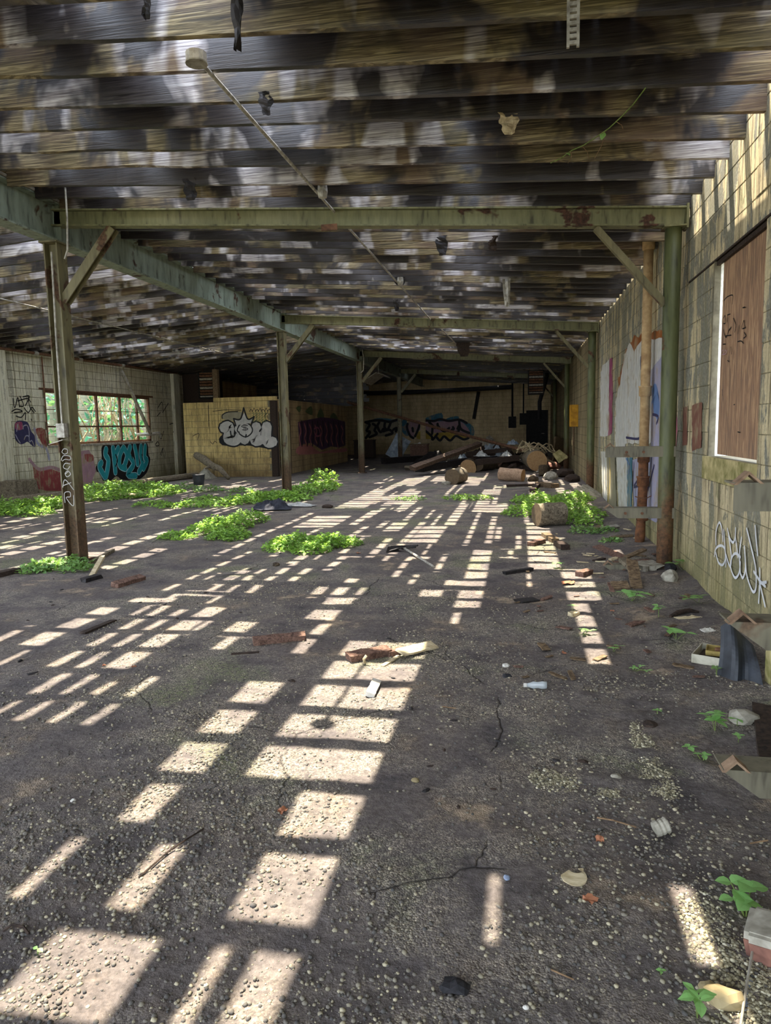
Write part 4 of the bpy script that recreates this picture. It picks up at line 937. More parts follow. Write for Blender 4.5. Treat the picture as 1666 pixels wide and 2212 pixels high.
for L in ([(670, 420), (665, 470), (700, 560), (740, 590)], [(730, 470), (735, 510)], [(880, 500), (960, 570), (970, 610), (1030, 540)], [(970, 470), (965, 540)], [(1030, 420), (1040, 450), (1110, 510), (1170, 470)], [(1215, 460), (1225, 480), (1200, 490)], [(1290, 390), (1310, 480), (1410, 530)], [(1020, 580), (1060, 620), (1110, 570), (1180, 620), (1250, 565), (1340, 605), (1400, 590)], [(890, 380), (990, 385), (1060, 365), (1170, 385), (1290, 370), (1380, 410)], [(1270, 480), (1290, 440), (1280, 510), (1200, 520)], [(820, 410), (800, 480), (760, 570)], [(930, 400), (1000, 470)]): p.stroke(L, 0.13, 's_black')
p.done(wall_back, 'long pink and yellow lettering piece with blue clouds')

# right wall: old mural in white, blue and pink, and stains in the peeling paint
p = Paint(FR, 0, 0, 1.0, 0.0045)
def jag(pts, seed, amp=3.0):
    q = []; r_ = random.Random(seed)
    for a, b in zip(pts, pts[1:]+pts[:1]):
        L = math.hypot(b[0]-a[0], b[1]-a[1]); n = max(1, int(L/7))
        for k in range(n): t = k/n; q.append((a[0]+(b[0]-a[0])*t + r_.uniform(-0.35, 0.35)*amp, a[1]+(b[1]-a[1])*t + r_.uniform(-1, 1)*amp))
    return q
p.fill(jag([(1336, 855), (1338, 815), (1352, 765), (1372, 732), (1392, 722), (1440, 706), (1440, 760), (1400, 770), (1360, 780), (1345, 830)], 1, 9), 's_orange', sm=False)
p.fill(jag([(1298, 815), (1302, 790), (1317, 778), (1317, 940), (1297, 942)], 2), 's_wallw', sm=False)
p.fill(jag([(1299, 975), (1312, 975), (1312, 1086), (1303, 1082)], 3, 2), 's_wallw', sm=False)
p.fill(jag([(1318, 776), (1324, 773), (1325, 850), (1323, 935), (1315, 942), (1317, 850)], 4, 1), 's_mag', sm=False)
p.fill(jag([(1346, 790), (1350, 766), (1362, 740), (1372, 756), (1390, 735), (1440, 725), (1446, 955), (1352, 957), (1350, 985), (1330, 985), (1331, 860), (1340, 830)], 5, 4), 's_wallw', sm=False)
p.fill(jag([(1333, 985), (1356, 985), (1357, 1100), (1338, 1096)], 6, 2), 's_wallw', sm=False)
p.fill(jag([(1356, 990), (1368, 990), (1366, 1100), (1357, 1100)], 7, 2), 's_blueteal', sm=False)
p.fill(jag([(1368, 992), (1440, 980), (1440, 1090), (1420, 1130), (1372, 1102)], 8, 2), 's_lilac', sm=False)
p.fill(jag([(1408, 800), (1440, 760), (1446, 975), (1408, 965)], 9, 2), 's_lilac', sm=False)
p.fill([(1411, 840), (1420, 830), (1427, 870), (1424, 905), (1415, 890)], 's_blue'); p.fill([(1386, 770), (1393, 772), (1392, 800), (1386, 798)], 's_navy')
p.fill([(1312, 985), (1330, 985), (1334, 1098), (1316, 1090)], 's_grey', sm=False); p.stroke([(1318, 985), (1320, 1030), (1316, 1080)], 0.06, 's_yellow')
for L in ([(1392, 862), (1399, 852)], [(1391, 878), (1400, 868)], [(1413, 895), (1425, 900), (1421, 915)], [(1388, 800), (1387, 950)], [(1355, 945), (1380, 948), (1388, 940)], [(1372, 1000), (1370, 1050), (1372, 1090)], [(1378, 1040), (1372, 1052), (1384, 1048)], [(1402, 1060), (1410, 1030), (1416, 1005)]): p.stroke(L, 0.035, 's_navy')
for L in ([(1355, 990), (1362, 1005), (1360, 1025)], [(1375, 1060), (1378, 1095)], [(1410, 990), (1404, 1040)], [(1412, 870), (1420, 850), (1426, 860)]): p.stroke(L, 0.03, 's_blue')
p.done(wall_right, 'peeling mural patches in white, blue and magenta')
p = Paint(FR, 0, 0, 1.0, 0.005)
p.fill(jag([(1458, 850), (1462, 880), (1466, 930), (1460, 980), (1453, 1015), (1453, 940)], 11, 1.5), 's_pink', sm=False)
p.fill(jag([(1496, 876), (1519, 868), (1517, 968), (1497, 974)], 12, 1.5), 's_brick', sm=False); p.fill(jag([(1478, 880), (1488, 876), (1486, 960), (1476, 962)], 13, 1.5), 's_brick', sm=False)
p.done(wall_right, 'pink streak and brick red patches')
# white tag near the ground
p = Paint(FR, 1480, 1000, 4.425)
for L in ([(305, 780), (305, 660), (335, 570), (360, 620), (372, 745)], [(380, 640), (400, 900), (400, 990)], [(292, 890), (305, 820), (350, 790), (390, 820), (395, 920), (370, 975), (330, 950), (305, 860)], [(418, 630), (440, 720), (470, 760), (490, 720), (497, 625)], [(430, 700), (455, 880), (448, 990), (425, 950), (405, 880)], [(495, 700), (520, 900)], [(555, 715), (535, 880), (545, 1060)], [(545, 900), (500, 865), (465, 900), (450, 990), (490, 1095), (530, 1060), (545, 950)], [(545, 1050), (570, 1100), (595, 1000), (585, 800)], [(595, 940), (610, 1080), (660, 1220), (690, 1220), (700, 1140), (690, 980), (640, 760), (608, 630)], [(690, 605), (700, 740), (715, 880)], [(735, 1010), (735, 1160), (725, 1335)], [(680, 1040), (740, 1130), (790, 1180)], [(740, 1150), (800, 1140)], [(745, 1180), (790, 1370)]):
    p.stroke(L, 0.021, 's_white')
p.done(wall_right, 'white spray tag of looping letters and a star')
# black marker scrawl on the plywood
FP = Frame((XW+0.045, 0, 0), (0, 1, 0), (-1, 0, 0))
p = Paint(FP, 1470, 500, 3.95, 0.001)
for L in ([(375, 590), (400, 560), (450, 545), (445, 620)], [(370, 740), (385, 720), (388, 780), (370, 785)], [(405, 710), (402, 770)], [(405, 712), (430, 705)], [(375, 840), (385, 890), (400, 900), (420, 830)], [(395, 890), (440, 885)], [(415, 850), (440, 815)], [(460, 740), (480, 800), (470, 860)], [(500, 870), (510, 800)], [(530, 830), (550, 760), (560, 820)], [(540, 830), (565, 820)], [(555, 860), (570, 890), (550, 910)], [(500, 940), (530, 935), (550, 955)], [(375, 962), (398, 960)], [(545, 650), (565, 645)], [(445, 985), (448, 1045)], [(415, 1100), (430, 1110)], [(470, 1478), (480, 1476)], [(370, 1350), (375, 1400)], [(505, 1710), (525, 1715)]): p.stroke(L, 0.009, 's_black')
for L in ([(365, 1030), (380, 1010), (385, 1040), (400, 1010), (410, 1035)], [(370, 1050), (400, 1045), (415, 1015)]): p.stroke(L, 0.006, 's_mauve')
pw = p.done(win2, 'black marker scrawl')
# letters running down the first column
FC = Frame((0, Y1-0.0855, 0), (1, 0, 0), (0, -1, 0))
p = Paint(FC, 0, 740, 3.967, 0.001)
for L in ([(530, 940), (545, 912), (575, 915), (578, 945), (550, 955), (530, 935)], [(525, 1010), (545, 970), (600, 975), (600, 1005), (560, 1000), (535, 1015)], [(600, 1040), (560, 1035), (545, 1070), (580, 1085), (600, 1060)], [(585, 1095), (560, 1120), (575, 1150), (605, 1130), (590, 1105), (565, 1125)], [(540, 1240), (560, 1175), (632, 1260)], [(545, 1225), (610, 1200)], [(560, 1370), (555, 1290), (600, 1280), (605, 1320), (570, 1330), (630, 1400), (632, 1310)]): p.stroke(L, 0.008, 's_silver')
p.done(cols[0], 'pale pink letters scrawled down the column', 'lettering')
# ------------------------------------------------------------------ plants
def foliage(mb, pts, n, size, hfun, tilt=0.7, seed=0):
    """n small folded leaves over an outline of circles (x, y, r, h)"""
    r_ = random.Random(seed); tot = sum(c[2]**2 for c in pts)
    for c in pts:
        for _ in range(int(n*c[2]**2/tot)):
            a = r_.uniform(0, 2*math.pi); d = c[2]*math.sqrt(r_.random()); x, y = c[0]+d*math.cos(a), c[1]+d*math.sin(a)
            top = c[3]*(1-(d/c[2])**2*0.8)*(0.75+0.5*mnoise.noise(Vector((x*4, y*4, seed)))); z = gh(x, y) + top*(r_.random()**0.45) + 0.005
            s = size*r_.uniform(0.55, 1.25); rz = r_.uniform(0, 2*math.pi); ry = r_.gauss(0.1, tilt)*0.6
            R = Matrix.Rotation(rz, 3, 'Z') @ Matrix.Rotation(-ry, 3, 'Y') @ Matrix.Rotation(r_.gauss(0, 0.4), 3, 'X'); p = Vector((x, y, z))
            V = [R @ Vector(v)*s + p for v in ((0, 0, 0), (0.45, 0.33, 0.05), (1, 0, -0.12), (0.45, -0.33, 0.05), (0.5, 0, -0.03))]
            mb.raw(V, [(0, 4, 1), (4, 2, 1), (0, 3, 4), (4, 3, 2)])
    return mb
def weed_patch(label, circles, n, size=0.05, mat='leaf', seed=0, stems=20):
    """circles: picture point of the foot, radius m, height m"""
    P = []
    for px, py, r, h in circles: q = at_z(px, py, 0.0); P.append((q.x, q.y, r, h))
    root = thing('weed_patch', label, 'weeds', (P[0][0], P[0][1], gh(P[0][0], P[0][1])), 'low weeds on the floor')
    tag(foliage(MB(), P, n, size, None, seed=seed).build('foliage', T[mat], root), kind='stuff')
    mb = MB(); r_ = random.Random(seed+5)
    for c in P:
        for _ in range(max(3, stems//len(P))):
            a = r_.uniform(0, 6.28); d = c[2]*0.75*math.sqrt(r_.random()); x, y = c[0]+d*math.cos(a), c[1]+d*math.sin(a)
            mb.tube([(x, y, gh(x, y)-0.01), (x+r_.uniform(-0.03, 0.03), y+r_.uniform(-0.03, 0.03), gh(x, y)+c[3]*0.8)], 0.003, 4)
    tag(mb.build('stems', T['stem'], root), kind='stuff')
    return root
weed_patch('long bright weed mound behind the oval one, in front of the black cloth', [(535, 1128, 0.34, 0.26), (500, 1140, 0.34, 0.26), (455, 1140, 0.3, 0.22), (500, 1158, 0.28, 0.16), (440, 1152, 0.28, 0.18), (385, 1163, 0.26, 0.1), (490, 1163, 0.3, 0.14)], 3400, 0.06, seed=1)
weed_patch('bright oval weed patch at the middle of the floor', [(690, 1180, 0.34, 0.22), (640, 1180, 0.33, 0.22), (605, 1186, 0.24, 0.18), (735, 1178, 0.28, 0.17), (670, 1192, 0.26, 0.14)], 2800, 0.055, seed=2)
weed_patch('leafy weeds around the foot of the lettered column', [(140, 1222, 0.3, 0.14), (95, 1228, 0.25, 0.11), (165, 1232, 0.2, 0.11), (75, 1236, 0.18, 0.07)], 900, 0.06, 'leaf_d', seed=3)
weed_patch('large weed patch behind the short log by the right wall', [(1130, 1112, 0.36, 0.26), (1175, 1100, 0.45, 0.3), (1235, 1108, 0.42, 0.3), (1225, 1130, 0.3, 0.2), (1270, 1120, 0.3, 0.22), (1160, 1085, 0.5, 0.24), (1225, 1085, 0.5, 0.24), (1270, 1135, 0.22, 0.12)], 4200, 0.065, seed=4)
weed_patch('thin weeds along the right wall past the short log', [(1300, 1152, 0.22, 0.08), (1262, 1150, 0.22, 0.08), (1320, 1172, 0.16, 0.06)], 420, 0.05, 'leaf_d', seed=5)
weed_patch('small weed tuft between the debris pile and the right weeds', [(1010, 1080, 0.3, 0.16), (1040, 1078, 0.25, 0.12), (985, 1078, 0.25, 0.1)], 420, 0.06, seed=6)
weed_patch('sparse weed tuft left of the log with the dark end', [(893, 1080, 0.3, 0.1), (870, 1078, 0.25, 0.06)], 240, 0.05, 'leaf_d', seed=7)
weed_patch('weeds around the foot of the second column', [(600, 1080, 0.5, 0.3), (560, 1082, 0.45, 0.3), (650, 1068, 0.5, 0.32), (690, 1060, 0.45, 0.28), (520, 1088, 0.4, 0.28), (640, 1080, 0.35, 0.2), (705, 1052, 0.4, 0.2)], 3000, 0.085, seed=8)
weed_patch('low weeds in the open between the two left columns', [(470, 1092, 0.45, 0.16), (420, 1092, 0.4, 0.14), (370, 1095, 0.35, 0.12), (330, 1092, 0.4, 0.12), (440, 1080, 0.4, 0.12)], 1300, 0.075, seed=9)
weed_patch('weed band along the left wall below the turquoise lettering', [(210, 1068, 0.6, 0.35), (255, 1062, 0.6, 0.36), (300, 1060, 0.55, 0.34), (335, 1058, 0.5, 0.28), (270, 1075, 0.5, 0.25), (210, 1080, 0.5, 0.26), (330, 1072, 0.45, 0.2), (365, 1065, 0.4, 0.2)], 3800, 0.095, seed=10)
weed_patch('weed mass at the left edge behind the lettered column', [(30, 1105, 0.5, 0.34), (80, 1100, 0.45, 0.34), (120, 1096, 0.42, 0.32), (10, 1112, 0.45, 0.26), (70, 1112, 0.4, 0.2), (-40, 1112, 0.5, 0.3)], 3000, 0.08, seed=11)
weed_patch('tall weed by the end of the silver lettering wall', [(693, 1045, 0.35, 0.55), (712, 1040, 0.25, 0.4)], 220, 0.13, seed=12)
weed_patch('weed patch in front of the fallen branch', [(450, 1062, 0.4, 0.2), (400, 1055, 0.4, 0.16), (520, 1062, 0.35, 0.14)], 420, 0.09, 'leaf_d', seed=13)

def seedling(label, px, py, leaves, stem_h, L, W, seed=0, heart=False, mat='leaf_big'):
    q = at_z(px, py, 0.0); q.z = gh(q.x, q.y); r_ = random.Random(seed)
    root = thing('seedling', label, 'plant', q, 'seedlings in the black soil')
    for (dx, dy, k) in leaves:
        top = q + Vector((dx, dy, stem_h*r_.uniform(0.7, 1.1)))
        MB().tube([q - Vector((0, 0, 0.01)), q.lerp(top, 0.5)+Vector((0, 0, 0.006)), top], 0.0018, 5).build('stem', T['stem'], root)
        for j in range(k):
            a = 2*math.pi*j/k + r_.uniform(-0.4, 0.4); s = r_.uniform(0.75, 1.15)
            place_leaf(MB(), top, a, r_.uniform(-0.05, 0.3), L*s, W*s, heart, r_.uniform(-0.2, 0.2)).build('leaf', T[mat], root)
    return root
seedling('large five-leaved green seedling near the right edge, left of the concrete chunk', 1545, 1585, [(0, 0, 5), (0.02, 0.06, 4), (-0.02, 0.02, 2)], 0.07, 0.062, 0.044, 1)
seedling('seedling with a yellowing leaf beside the concrete chunk', 1592, 1580, [(0, 0, 5), (0.03, 0.01, 2)], 0.035, 0.045, 0.034, 2)
seedling('pair of small seedlings above the nearest bracket', 1520, 1645, [(0, 0, 4), (-0.05, 0.05, 4)], 0.04, 0.04, 0.028, 3)
seedling('round-leaved seedling growing behind the grey block at the right edge', 1612, 1985, [(0, 0.0, 3), (-0.035, 0.02, 2), (0.03, 0.06, 3), (-0.02, 0.09, 2)], 0.06, 0.052, 0.05, 4, True)
seedling('pale seedling at the bottom right beside the tan stones', 1506, 2205, [(0, 0, 4), (0, 0.03, 3), (0.0, -0.02, 3)], 0.06, 0.045, 0.026, 5)
seedling('broad-leaved seedling left of the metal tray', 1460, 1390, [(0, 0, 3), (-0.02, 0.08, 3), (0.06, -0.03, 2)], 0.06, 0.09, 0.06, 6)
seedling('two-leaved sprout in the left foreground', 82, 2060, [(0, 0, 2)], 0.02, 0.022, 0.018, 7)
seedling('leafy seedling in front of the bracket at the green pipe column foot', 1365, 1300, [(0, 0, 5), (0.08, 0.05, 4), (-0.06, 0.05, 4), (0.02, -0.05, 3)], 0.08, 0.09, 0.055, 8)
seedling('upright seedling halfway along the right wall soil', 1423, 1340, [(0, 0, 5), (0, 0.03, 3)], 0.08, 0.06, 0.04, 9)
seedling('bright sprout beside the sunlit strip near the wall', 1262, 1372, [(0, 0, 4), (0.04, 0.01, 2)], 0.04, 0.055, 0.03, 10)
seedling('sunlit sprout in the strip of light past the plank pile', 1203, 1228, [(0, 0, 5)], 0.06, 0.075, 0.05, 11)
seedling('weeds by the wall right of the green pipe column foot', 1475, 1245, [(0, 0, 5), (0.08, 0.02, 4), (-0.08, -0.03, 4)], 0.1, 0.1, 0.06, 12, mat='leaf_d')
seedling('blue-green sprouts at the foot of the right wall', 1510, 1310, [(0, 0, 4), (-0.1, -0.08, 3)], 0.07, 0.08, 0.05, 13, mat='leaf_d')
seedling('small sprout in front of the black rubber sheet', 1548, 1470, [(0, 0, 3), (0.0, 0.03, 3)], 0.06, 0.04, 0.026, 14, mat='leaf_d')
seedling('tiny sprout on the dark soil below the sunlit strip', 1368, 1450, [(0, 0, 4), (0.05, 0.03, 3), (0.07, -0.04, 3)], 0.02, 0.035, 0.02, 15)
seedling('tiny sprout left of the pebble streak', 1420, 1545, [(0, 0, 5)], 0.025, 0.03, 0.018, 16)
seedling('small sprout at the lower edge of the sunlit strip', 1325, 1408, [(0, 0, 4), (0.04, 0.03, 2)], 0.03, 0.04, 0.022, 17)
seedling('sprout standing in the second strip of light', 1238, 1318, [(0, 0, 4)], 0.05, 0.05, 0.03, 18)
seedling('tiny clover sprout in the gravel at lower right', 1428, 2112, [(0, 0, 4)], 0.012, 0.016, 0.012, 19)
seedling('tiny seedling right of the pebble streak', 1595, 1612, [(0, 0, 4)], 0.03, 0.03, 0.02, 20)

# ------------------------------------------------------------------ beyond the left window
def shrub(label, cx, cy, r, h, n, size, seed, mat='leaf_out', stems=6):
    root = thing('shrub', label, 'shrub', (cx, cy, -0.12), 'growth outside the left window'); r_ = random.Random(seed); mb = MB()
    for _ in range(n):
        a = r_.uniform(0, 6.28); d = r*math.sqrt(r_.random()); z = h*r_.random(); p = Vector((cx+d*math.cos(a)*0.7, cy+d*math.sin(a), z)); s = size*r_.uniform(0.6, 1.3)
        R = Matrix.Rotation(r_.uniform(0, 6.28), 3, 'Z') @ Matrix.Rotation(r_.gauss(0.2, 0.6), 3, 'Y') @ Matrix.Rotation(r_.gauss(0, 0.5), 3, 'X')
        mb.raw([R @ Vector(v)*s + p for v in ((0, 0, 0), (0.4, 0.4, 0.05), (1, 0, -0.1), (0.4, -0.4, 0.05))], [(0, 2, 1), (0, 3, 2)])
    tag(mb.build('foliage', T[mat], root), kind='stuff'); mb = MB()
    for k in range(stems):
        a = r_.uniform(0, 6.28); p0 = Vector((cx+r*0.4*math.cos(a), cy+r*0.6*math.sin(a), -0.1)); P = [p0]
        for j in range(6): P.append(P[-1] + Vector((r_.uniform(-0.25, 0.25), r_.uniform(-0.35, 0.35), h*1.15/6)))
        mb.tube(P, [0.035-0.004*j for j in range(7)], 5)
    tag(mb.build('branches', T['vine'], root), kind='stuff')
shrub('leafy shrub seen through the middle of the left window', -13.3, 18.4, 0.9, 2.9, 300, 0.22, 1)
shrub('leafy shrub at the near end of the left window', -13.2, 16.3, 0.8, 2.6, 300, 0.2, 2)
shrub('tangle of dry vines and leaves at the far end of the left window', -13.0, 21.0, 0.9, 2.8, 160, 0.18, 3, 'leaf_out', 26)
shrub('tall growth far behind the left window', -14.2, 23.2, 1.4, 3.8, 700, 0.26, 4)
shrub('tall growth outside the near end of the left wall', -14.0, 14.4, 1.4, 4.2, 700, 0.26, 5)
nb_ = MB(); nb_.span((-16.2, 10, -0.2), (-16.0, 19.6, 5.0)); nb_.span((-16.2, 21.0, -0.2), (-16.0, 32, 5.0)); nb_.span((-16.2, 19.6, 2.6), (-16.0, 21.0, 5.0)); nb_.span((-16.2, 19.6, -0.2), (-16.0, 21.0, 1.0))
nw = tag(nb_.build('wall_neighbour', T['neigh']), kind='structure')
MB().span((-16.19, 19.6, 1.0), (-16.15, 21.0, 2.6)).build('window_dark', T['dark'], nw)
# ------------------------------------------------------------------ things lying about
def fl(px, py, dz=0.0):
    q = at_z(px, py, 0.0); q = at_z(px, py, gh(q.x, q.y)+dz); return q
def board(mb, a, b, w, t, roll=0.0, seed=0, jag_=0.25, n=8):
    """a rough board from a to b with broken ends"""
    a = Vector(a); b = Vector(b); d = (b-a); L = d.length; d.normalize(); up = Vector((0, 0, 1)); s = d.cross(up)
    s = s.normalized() if s.length > 1e-4 else Vector((1, 0, 0)); up = s.cross(d); R = Matrix.Rotation(roll, 3, d); s = R @ s; up = R @ up; V = []
    for i in range(n+1):
        x = i/n
        for k, (cs, cu) in enumerate(((-1, 0), (1, 0), (1, 1), (-1, 1))):
            e = jag_*w*mnoise.noise(Vector((cs*3.1, cu*2.0, seed*1.7+i)))*(1.6 if i in (0, n) else 0)
            ww = w/2*(1+0.22*mnoise.noise(Vector((x*5, cs*4, seed)))); V.append(a + d*(x*L+e) + s*cs*ww + up*(cu*t + 0.12*t*mnoise.noise(Vector((x*4, cs, seed+3)))))
    F = [(4*i+j, 4*i+4+j, 4*i+4+(j+1) % 4, 4*i+(j+1) % 4) for i in range(n) for j in range(4)] + [(0, 1, 2, 3), (4*n+3, 4*n+2, 4*n+1, 4*n)]
    return mb.raw(V, F)
_s = [100]
def plank(name, label, a, b, w, t, mat, cat='plank', roll=0.0, group=None, lift=(0, 0)):
    _s[0] += 1
    A_ = fl(*a, lift[0]) if len(a) == 2 else Vector(a); B_ = fl(*b, lift[1]) if len(b) == 2 else Vector(b)
    return base(name, board(MB(), A_, B_, w, t, roll, _s[0]), T[mat], label, cat, group)
def log(label, c, d, L, r, mat='bark', face='rings', name='log', cat='log', rough=0.12, seed=0, taper=1.0, knots=0):
    c = Vector(c); d = Vector(d).normalized(); root = thing(name, label, cat, (c.x, c.y, c.z-r), 'logs'); n, m_ = 10, 18
    a = c-d*L/2; b = c+d*L/2; s = d.orthogonal().normalized(); u = d.cross(s); V = []
    for i in range(n+1):
        p = a.lerp(b, i/n); rr_ = r*(1+(taper-1)*i/n)
        for j in range(m_):
            an = 2*math.pi*j/m_; k = 1+rough*mnoise.noise(Vector((math.cos(an)*1.3, math.sin(an)*1.3, i*0.35+seed*5))); V.append(p + (s*math.cos(an)+u*math.sin(an))*rr_*k)
    F = [(i*m_+j, i*m_+(j+1) % m_, (i+1)*m_+(j+1) % m_, (i+1)*m_+j) for i in range(n) for j in range(m_)]
    MB().raw(V, F).build('bark', T[mat], root, smooth=True)
    for i, q, sg in ((0, a, -1), (n, b, 1)):
        ring = [V[i*m_+j] for j in range(m_)]; f = tuple(range(m_)) if sg > 0 else tuple(range(m_))[::-1]
        o = bpy.data.objects.new('cut_face', bpy.data.meshes.new('cut_face')); o.data.from_pydata([p-q for p in ring], [], [f]); o.data.materials.append(T[face]); COL.objects.link(o); o.parent = root; o.location = q - root.location
    return root
def sheet(name, label, cat, c, sx, sy, amp, mat, seed=0, rz=0.0, h=0.0, n=16, freq=3.0, dome=0.0, fine=0.35, group=None, thick=0.006):
    """crumpled cloth or film lying as a heap"""
    V = []; c = Vector(c)
    for j in range(n+1):
        for i in range(n+1):
            u, v = i/n-0.5, j/n-0.5; e = 1+0.25*mnoise.noise(Vector((math.atan2(v, u)*1.4, seed, 3)))
            r_ = math.hypot(u, v)*2; z = amp*(abs(mnoise.noise(Vector((u*freq, v*freq, seed))))*1.5+fine*abs(mnoise.noise(Vector((u*freq*3, v*freq*3, seed+5))))) + dome*max(0, 1-r_*r_)
            V.append(c + RZ(rz) @ Vector((u*sx*e, v*sy*e, z*max(0.08, 1-r_**4) + h)))
    F = [(j*(n+1)+i, j*(n+1)+i+1, (j+1)*(n+1)+i+1, (j+1)*(n+1)+i) for j in range(n) for i in range(n)]
    N = len(V); W = [v - Vector((0, 0, thick)) for v in V]; F2 = F + [tuple(N+k for k in f[::-1]) for f in F]
    rim = list(range(n+1)) + [j*(n+1)+n for j in range(1, n+1)] + [n*(n+1)+i for i in range(n-1, -1, -1)] + [j*(n+1) for j in range(n-1, 0, -1)]
    F2 += [(rim[k], N+rim[k], N+rim[(k+1) % len(rim)], rim[(k+1) % len(rim)]) for k in range(len(rim))]
    return base(name, MB().raw(V+W, F2), T[mat], label, cat, group)
def stone(name, label, px, py, size, mat, seed, cat='stone', rz=0.0, sink=0.3, rough=0.3, group=None):
    q = fl(px, py); q.x = min(q.x, XW-0.03-0.62*max(size[0], size[1])); return base(name, MB().rock((q.x, q.y, q.z+size[2]*(0.5-sink)), size, seed, 2, rough, RZ(rz)), T[mat], label, cat, group)

# --- foreground
def _pile():
    plank('bark_slab', 'thick brown rotten wood slab in the sunlit patch beside the pale plank', (752, 1428), (842, 1412), 0.075, 0.05, 'barkred', 'wood', 0.2)
    plank('pale_plank', 'clean pale plank end resting on the rotten wood in the sun', (862, 1412), (938, 1394), 0.085, 0.014, 'plank_pale', 'plank', 0.25, lift=(0.03, 0.02))
    plank('wood_piece', 'knotty brown wood piece between slab and pale plank', (838, 1418), (872, 1408), 0.05, 0.035, 'barkred', 'wood')
    plank('wood_strip', 'flat thin strip of wood below the pale plank', (826, 1440), (862, 1418), 0.03, 0.008, 'plank_pale', 'wood')
    P = [fl(788, 1433), fl(786, 1424, 0.04), fl(792, 1416, 0.06)]; base('bent_stick', MB().tube(P, 0.009, 6), T['plank_pale'], 'short bent stick leaning on the rotten slab', 'stick')
_pile()
plank('bark_strip', 'white-topped scrap of bark standing in the bright patch', (797, 1508), (812, 1478), 0.052, 0.03, 'white', 'bark', 0.3)
plank('bark_slab', 'long curved reddish bark slab left of the sunlit pile', (546, 1392), (660, 1380), 0.07, 0.045, 'barkred', 'bark', 0.2)
plank('wood_piece', 'reddish split wood piece right of the lettered column', (247, 1270), (308, 1252), 0.09, 0.05, 'barkred', 'wood', 0.2)
plank('stick', 'dark flat stick on the floor at the left', (178, 1370), (246, 1342), 0.05, 0.015, 'plank_dark', 'stick')
plank('stick', 'pale split stick propped by the lettered column', (197, 1250), (222, 1205), 0.05, 0.03, 'plank_pale', 'stick', lift=(0.0, 0.12))
plank('stick', 'grey branch lying behind the pale split stick', (192, 1222), (245, 1192), 0.04, 0.04, 'bark', 'stick')
plank('wood_piece', 'black scorched wood at the foot of the pale stick', (180, 1258), (215, 1248), 0.09, 0.04, 'black', 'wood')
plank('stick', 'thin dark stick left of the sunlit pile', (500, 1414), (560, 1410), 0.02, 0.01, 'plank_dark', 'stick')
plank('plank', 'dark timber end at the left edge in front of the column', (-20, 1250), (38, 1236), 0.1, 0.05, 'plank_dark', 'plank')
tt = [fl(300, 1895, 0.005), fl(365, 1838, 0.01), fl(400, 1815, 0.012), fl(440, 1790, 0.006)]
base('twig', MB().tube(tt, 0.0035, 5), T['plank_dark'], 'long dark twig lying across the left foreground', 'twig')
base('twig', MB().tube([fl(1290, 1766, 0.004), fl(1325, 1772, 0.01), fl(1375, 1787, 0.004)], 0.0028, 5), T['twig'], 'pale forked twig on dark soil above the tin can', 'twig')
base('twig', MB().tube([fl(1185, 2092, 0.003), fl(1240, 2116, 0.006)], 0.0022, 5), T['twig'], 'straight pale twig lying on the mossy ground', 'twig')
base('twig', MB().tube([fl(1620, 1822, 0.004), fl(1660, 1815, 0.02)], 0.003, 5), T['twig'], 'reddish twig at the right edge below the nearest bracket', 'twig')
base('twig', MB().tube([fl(955, 1526, 0.003), fl(985, 1530, 0.004)], 0.003, 5), T['twig'], 'short straw-coloured twig on the dark soil in the middle', 'twig')
base('twig', MB().tube([fl(8, 2010, 0.004), fl(25, 1998, 0.02), fl(50, 2002, 0.015), fl(62, 2018, 0.003)], 0.005, 5), T['plank_dark'], 'curled dark twig at the lower left', 'twig')
# tin can, disc, shards, clinker, leaf
q = fl(1430, 1800); cn = thing('tin_can', 'crushed pale tin can with ringed side lying on dark soil', 'can', q)
R = R3(0.2, 1.25, 0.5); ax = R @ Vector((0, 0, 1)); c0 = q + Vector((0, 0, 0.026))
MB().tube([c0-ax*0.03, c0-ax*0.016, c0-ax*0.008, c0+ax*0.0, c0+ax*0.008, c0+ax*0.02], [0.027, 0.029, 0.026, 0.029, 0.026, 0.029], 14).build('side', T['concrete'], cn)
MB().tube([c0+ax*0.018, c0+ax*0.023], [0.03, 0.027], 14).build('lid', T['galv'], cn)
def crescent():
    q = fl(1240, 1895, 0.004); P = [(math.cos(a)*0.042, math.sin(a)*0.042) for a in np.linspace(math.radians(175), math.radians(420), 22)]
    P += [(0.012+math.cos(a)*0.026, 0.034+math.sin(a)*0.02) for a in np.linspace(math.radians(10), math.radians(-160), 9)]
    return base('broken_disc', MB().prism(P, (q, Vector((1, 0.1, 0)).normalized(), Vector((-0.1, 1, 0.12)).normalized(), Vector((0, -0.12, 1)).normalized()), 0, 0.005), T['plank_pale'], 'pale crescent of a broken disc in the right foreground', 'disc')
crescent()
stone('plastic_shard', 'small blue-grey shard in the gravel left of the broken disc', 1095, 1897, (0.022, 0.03, 0.012), 'blue', 3, 'shard')
stone('clinker', 'black clinker lump at the bottom of the picture', 984, 2136, (0.075, 0.055, 0.04), 'coal', 5, 'stone', rough=0.6)
stone('clinker', 'small black lump in front of the plastic bottle', 1096, 1462, (0.05, 0.045, 0.03), 'coal', 6, 'stone', rough=0.6)
stone('stone_chip', 'white stone chip above the small black lump', 1093, 1440, (0.045, 0.045, 0.028), 'white', 7)
stone('stone', 'long tan stone at the bottom right corner', 1563, 2165, (0.10, 0.065, 0.055), 'stone', 8, rz=-0.25)
stone('stone', 'small tan stone touching the long one', 1532, 2138, (0.05, 0.034, 0.03), 'stone', 9)
stone('stone', 'mossy concrete chunk beside the seedlings at the right edge', 1608, 1560, (0.14, 0.11, 0.075), 'concrete', 10, sink=0.2)
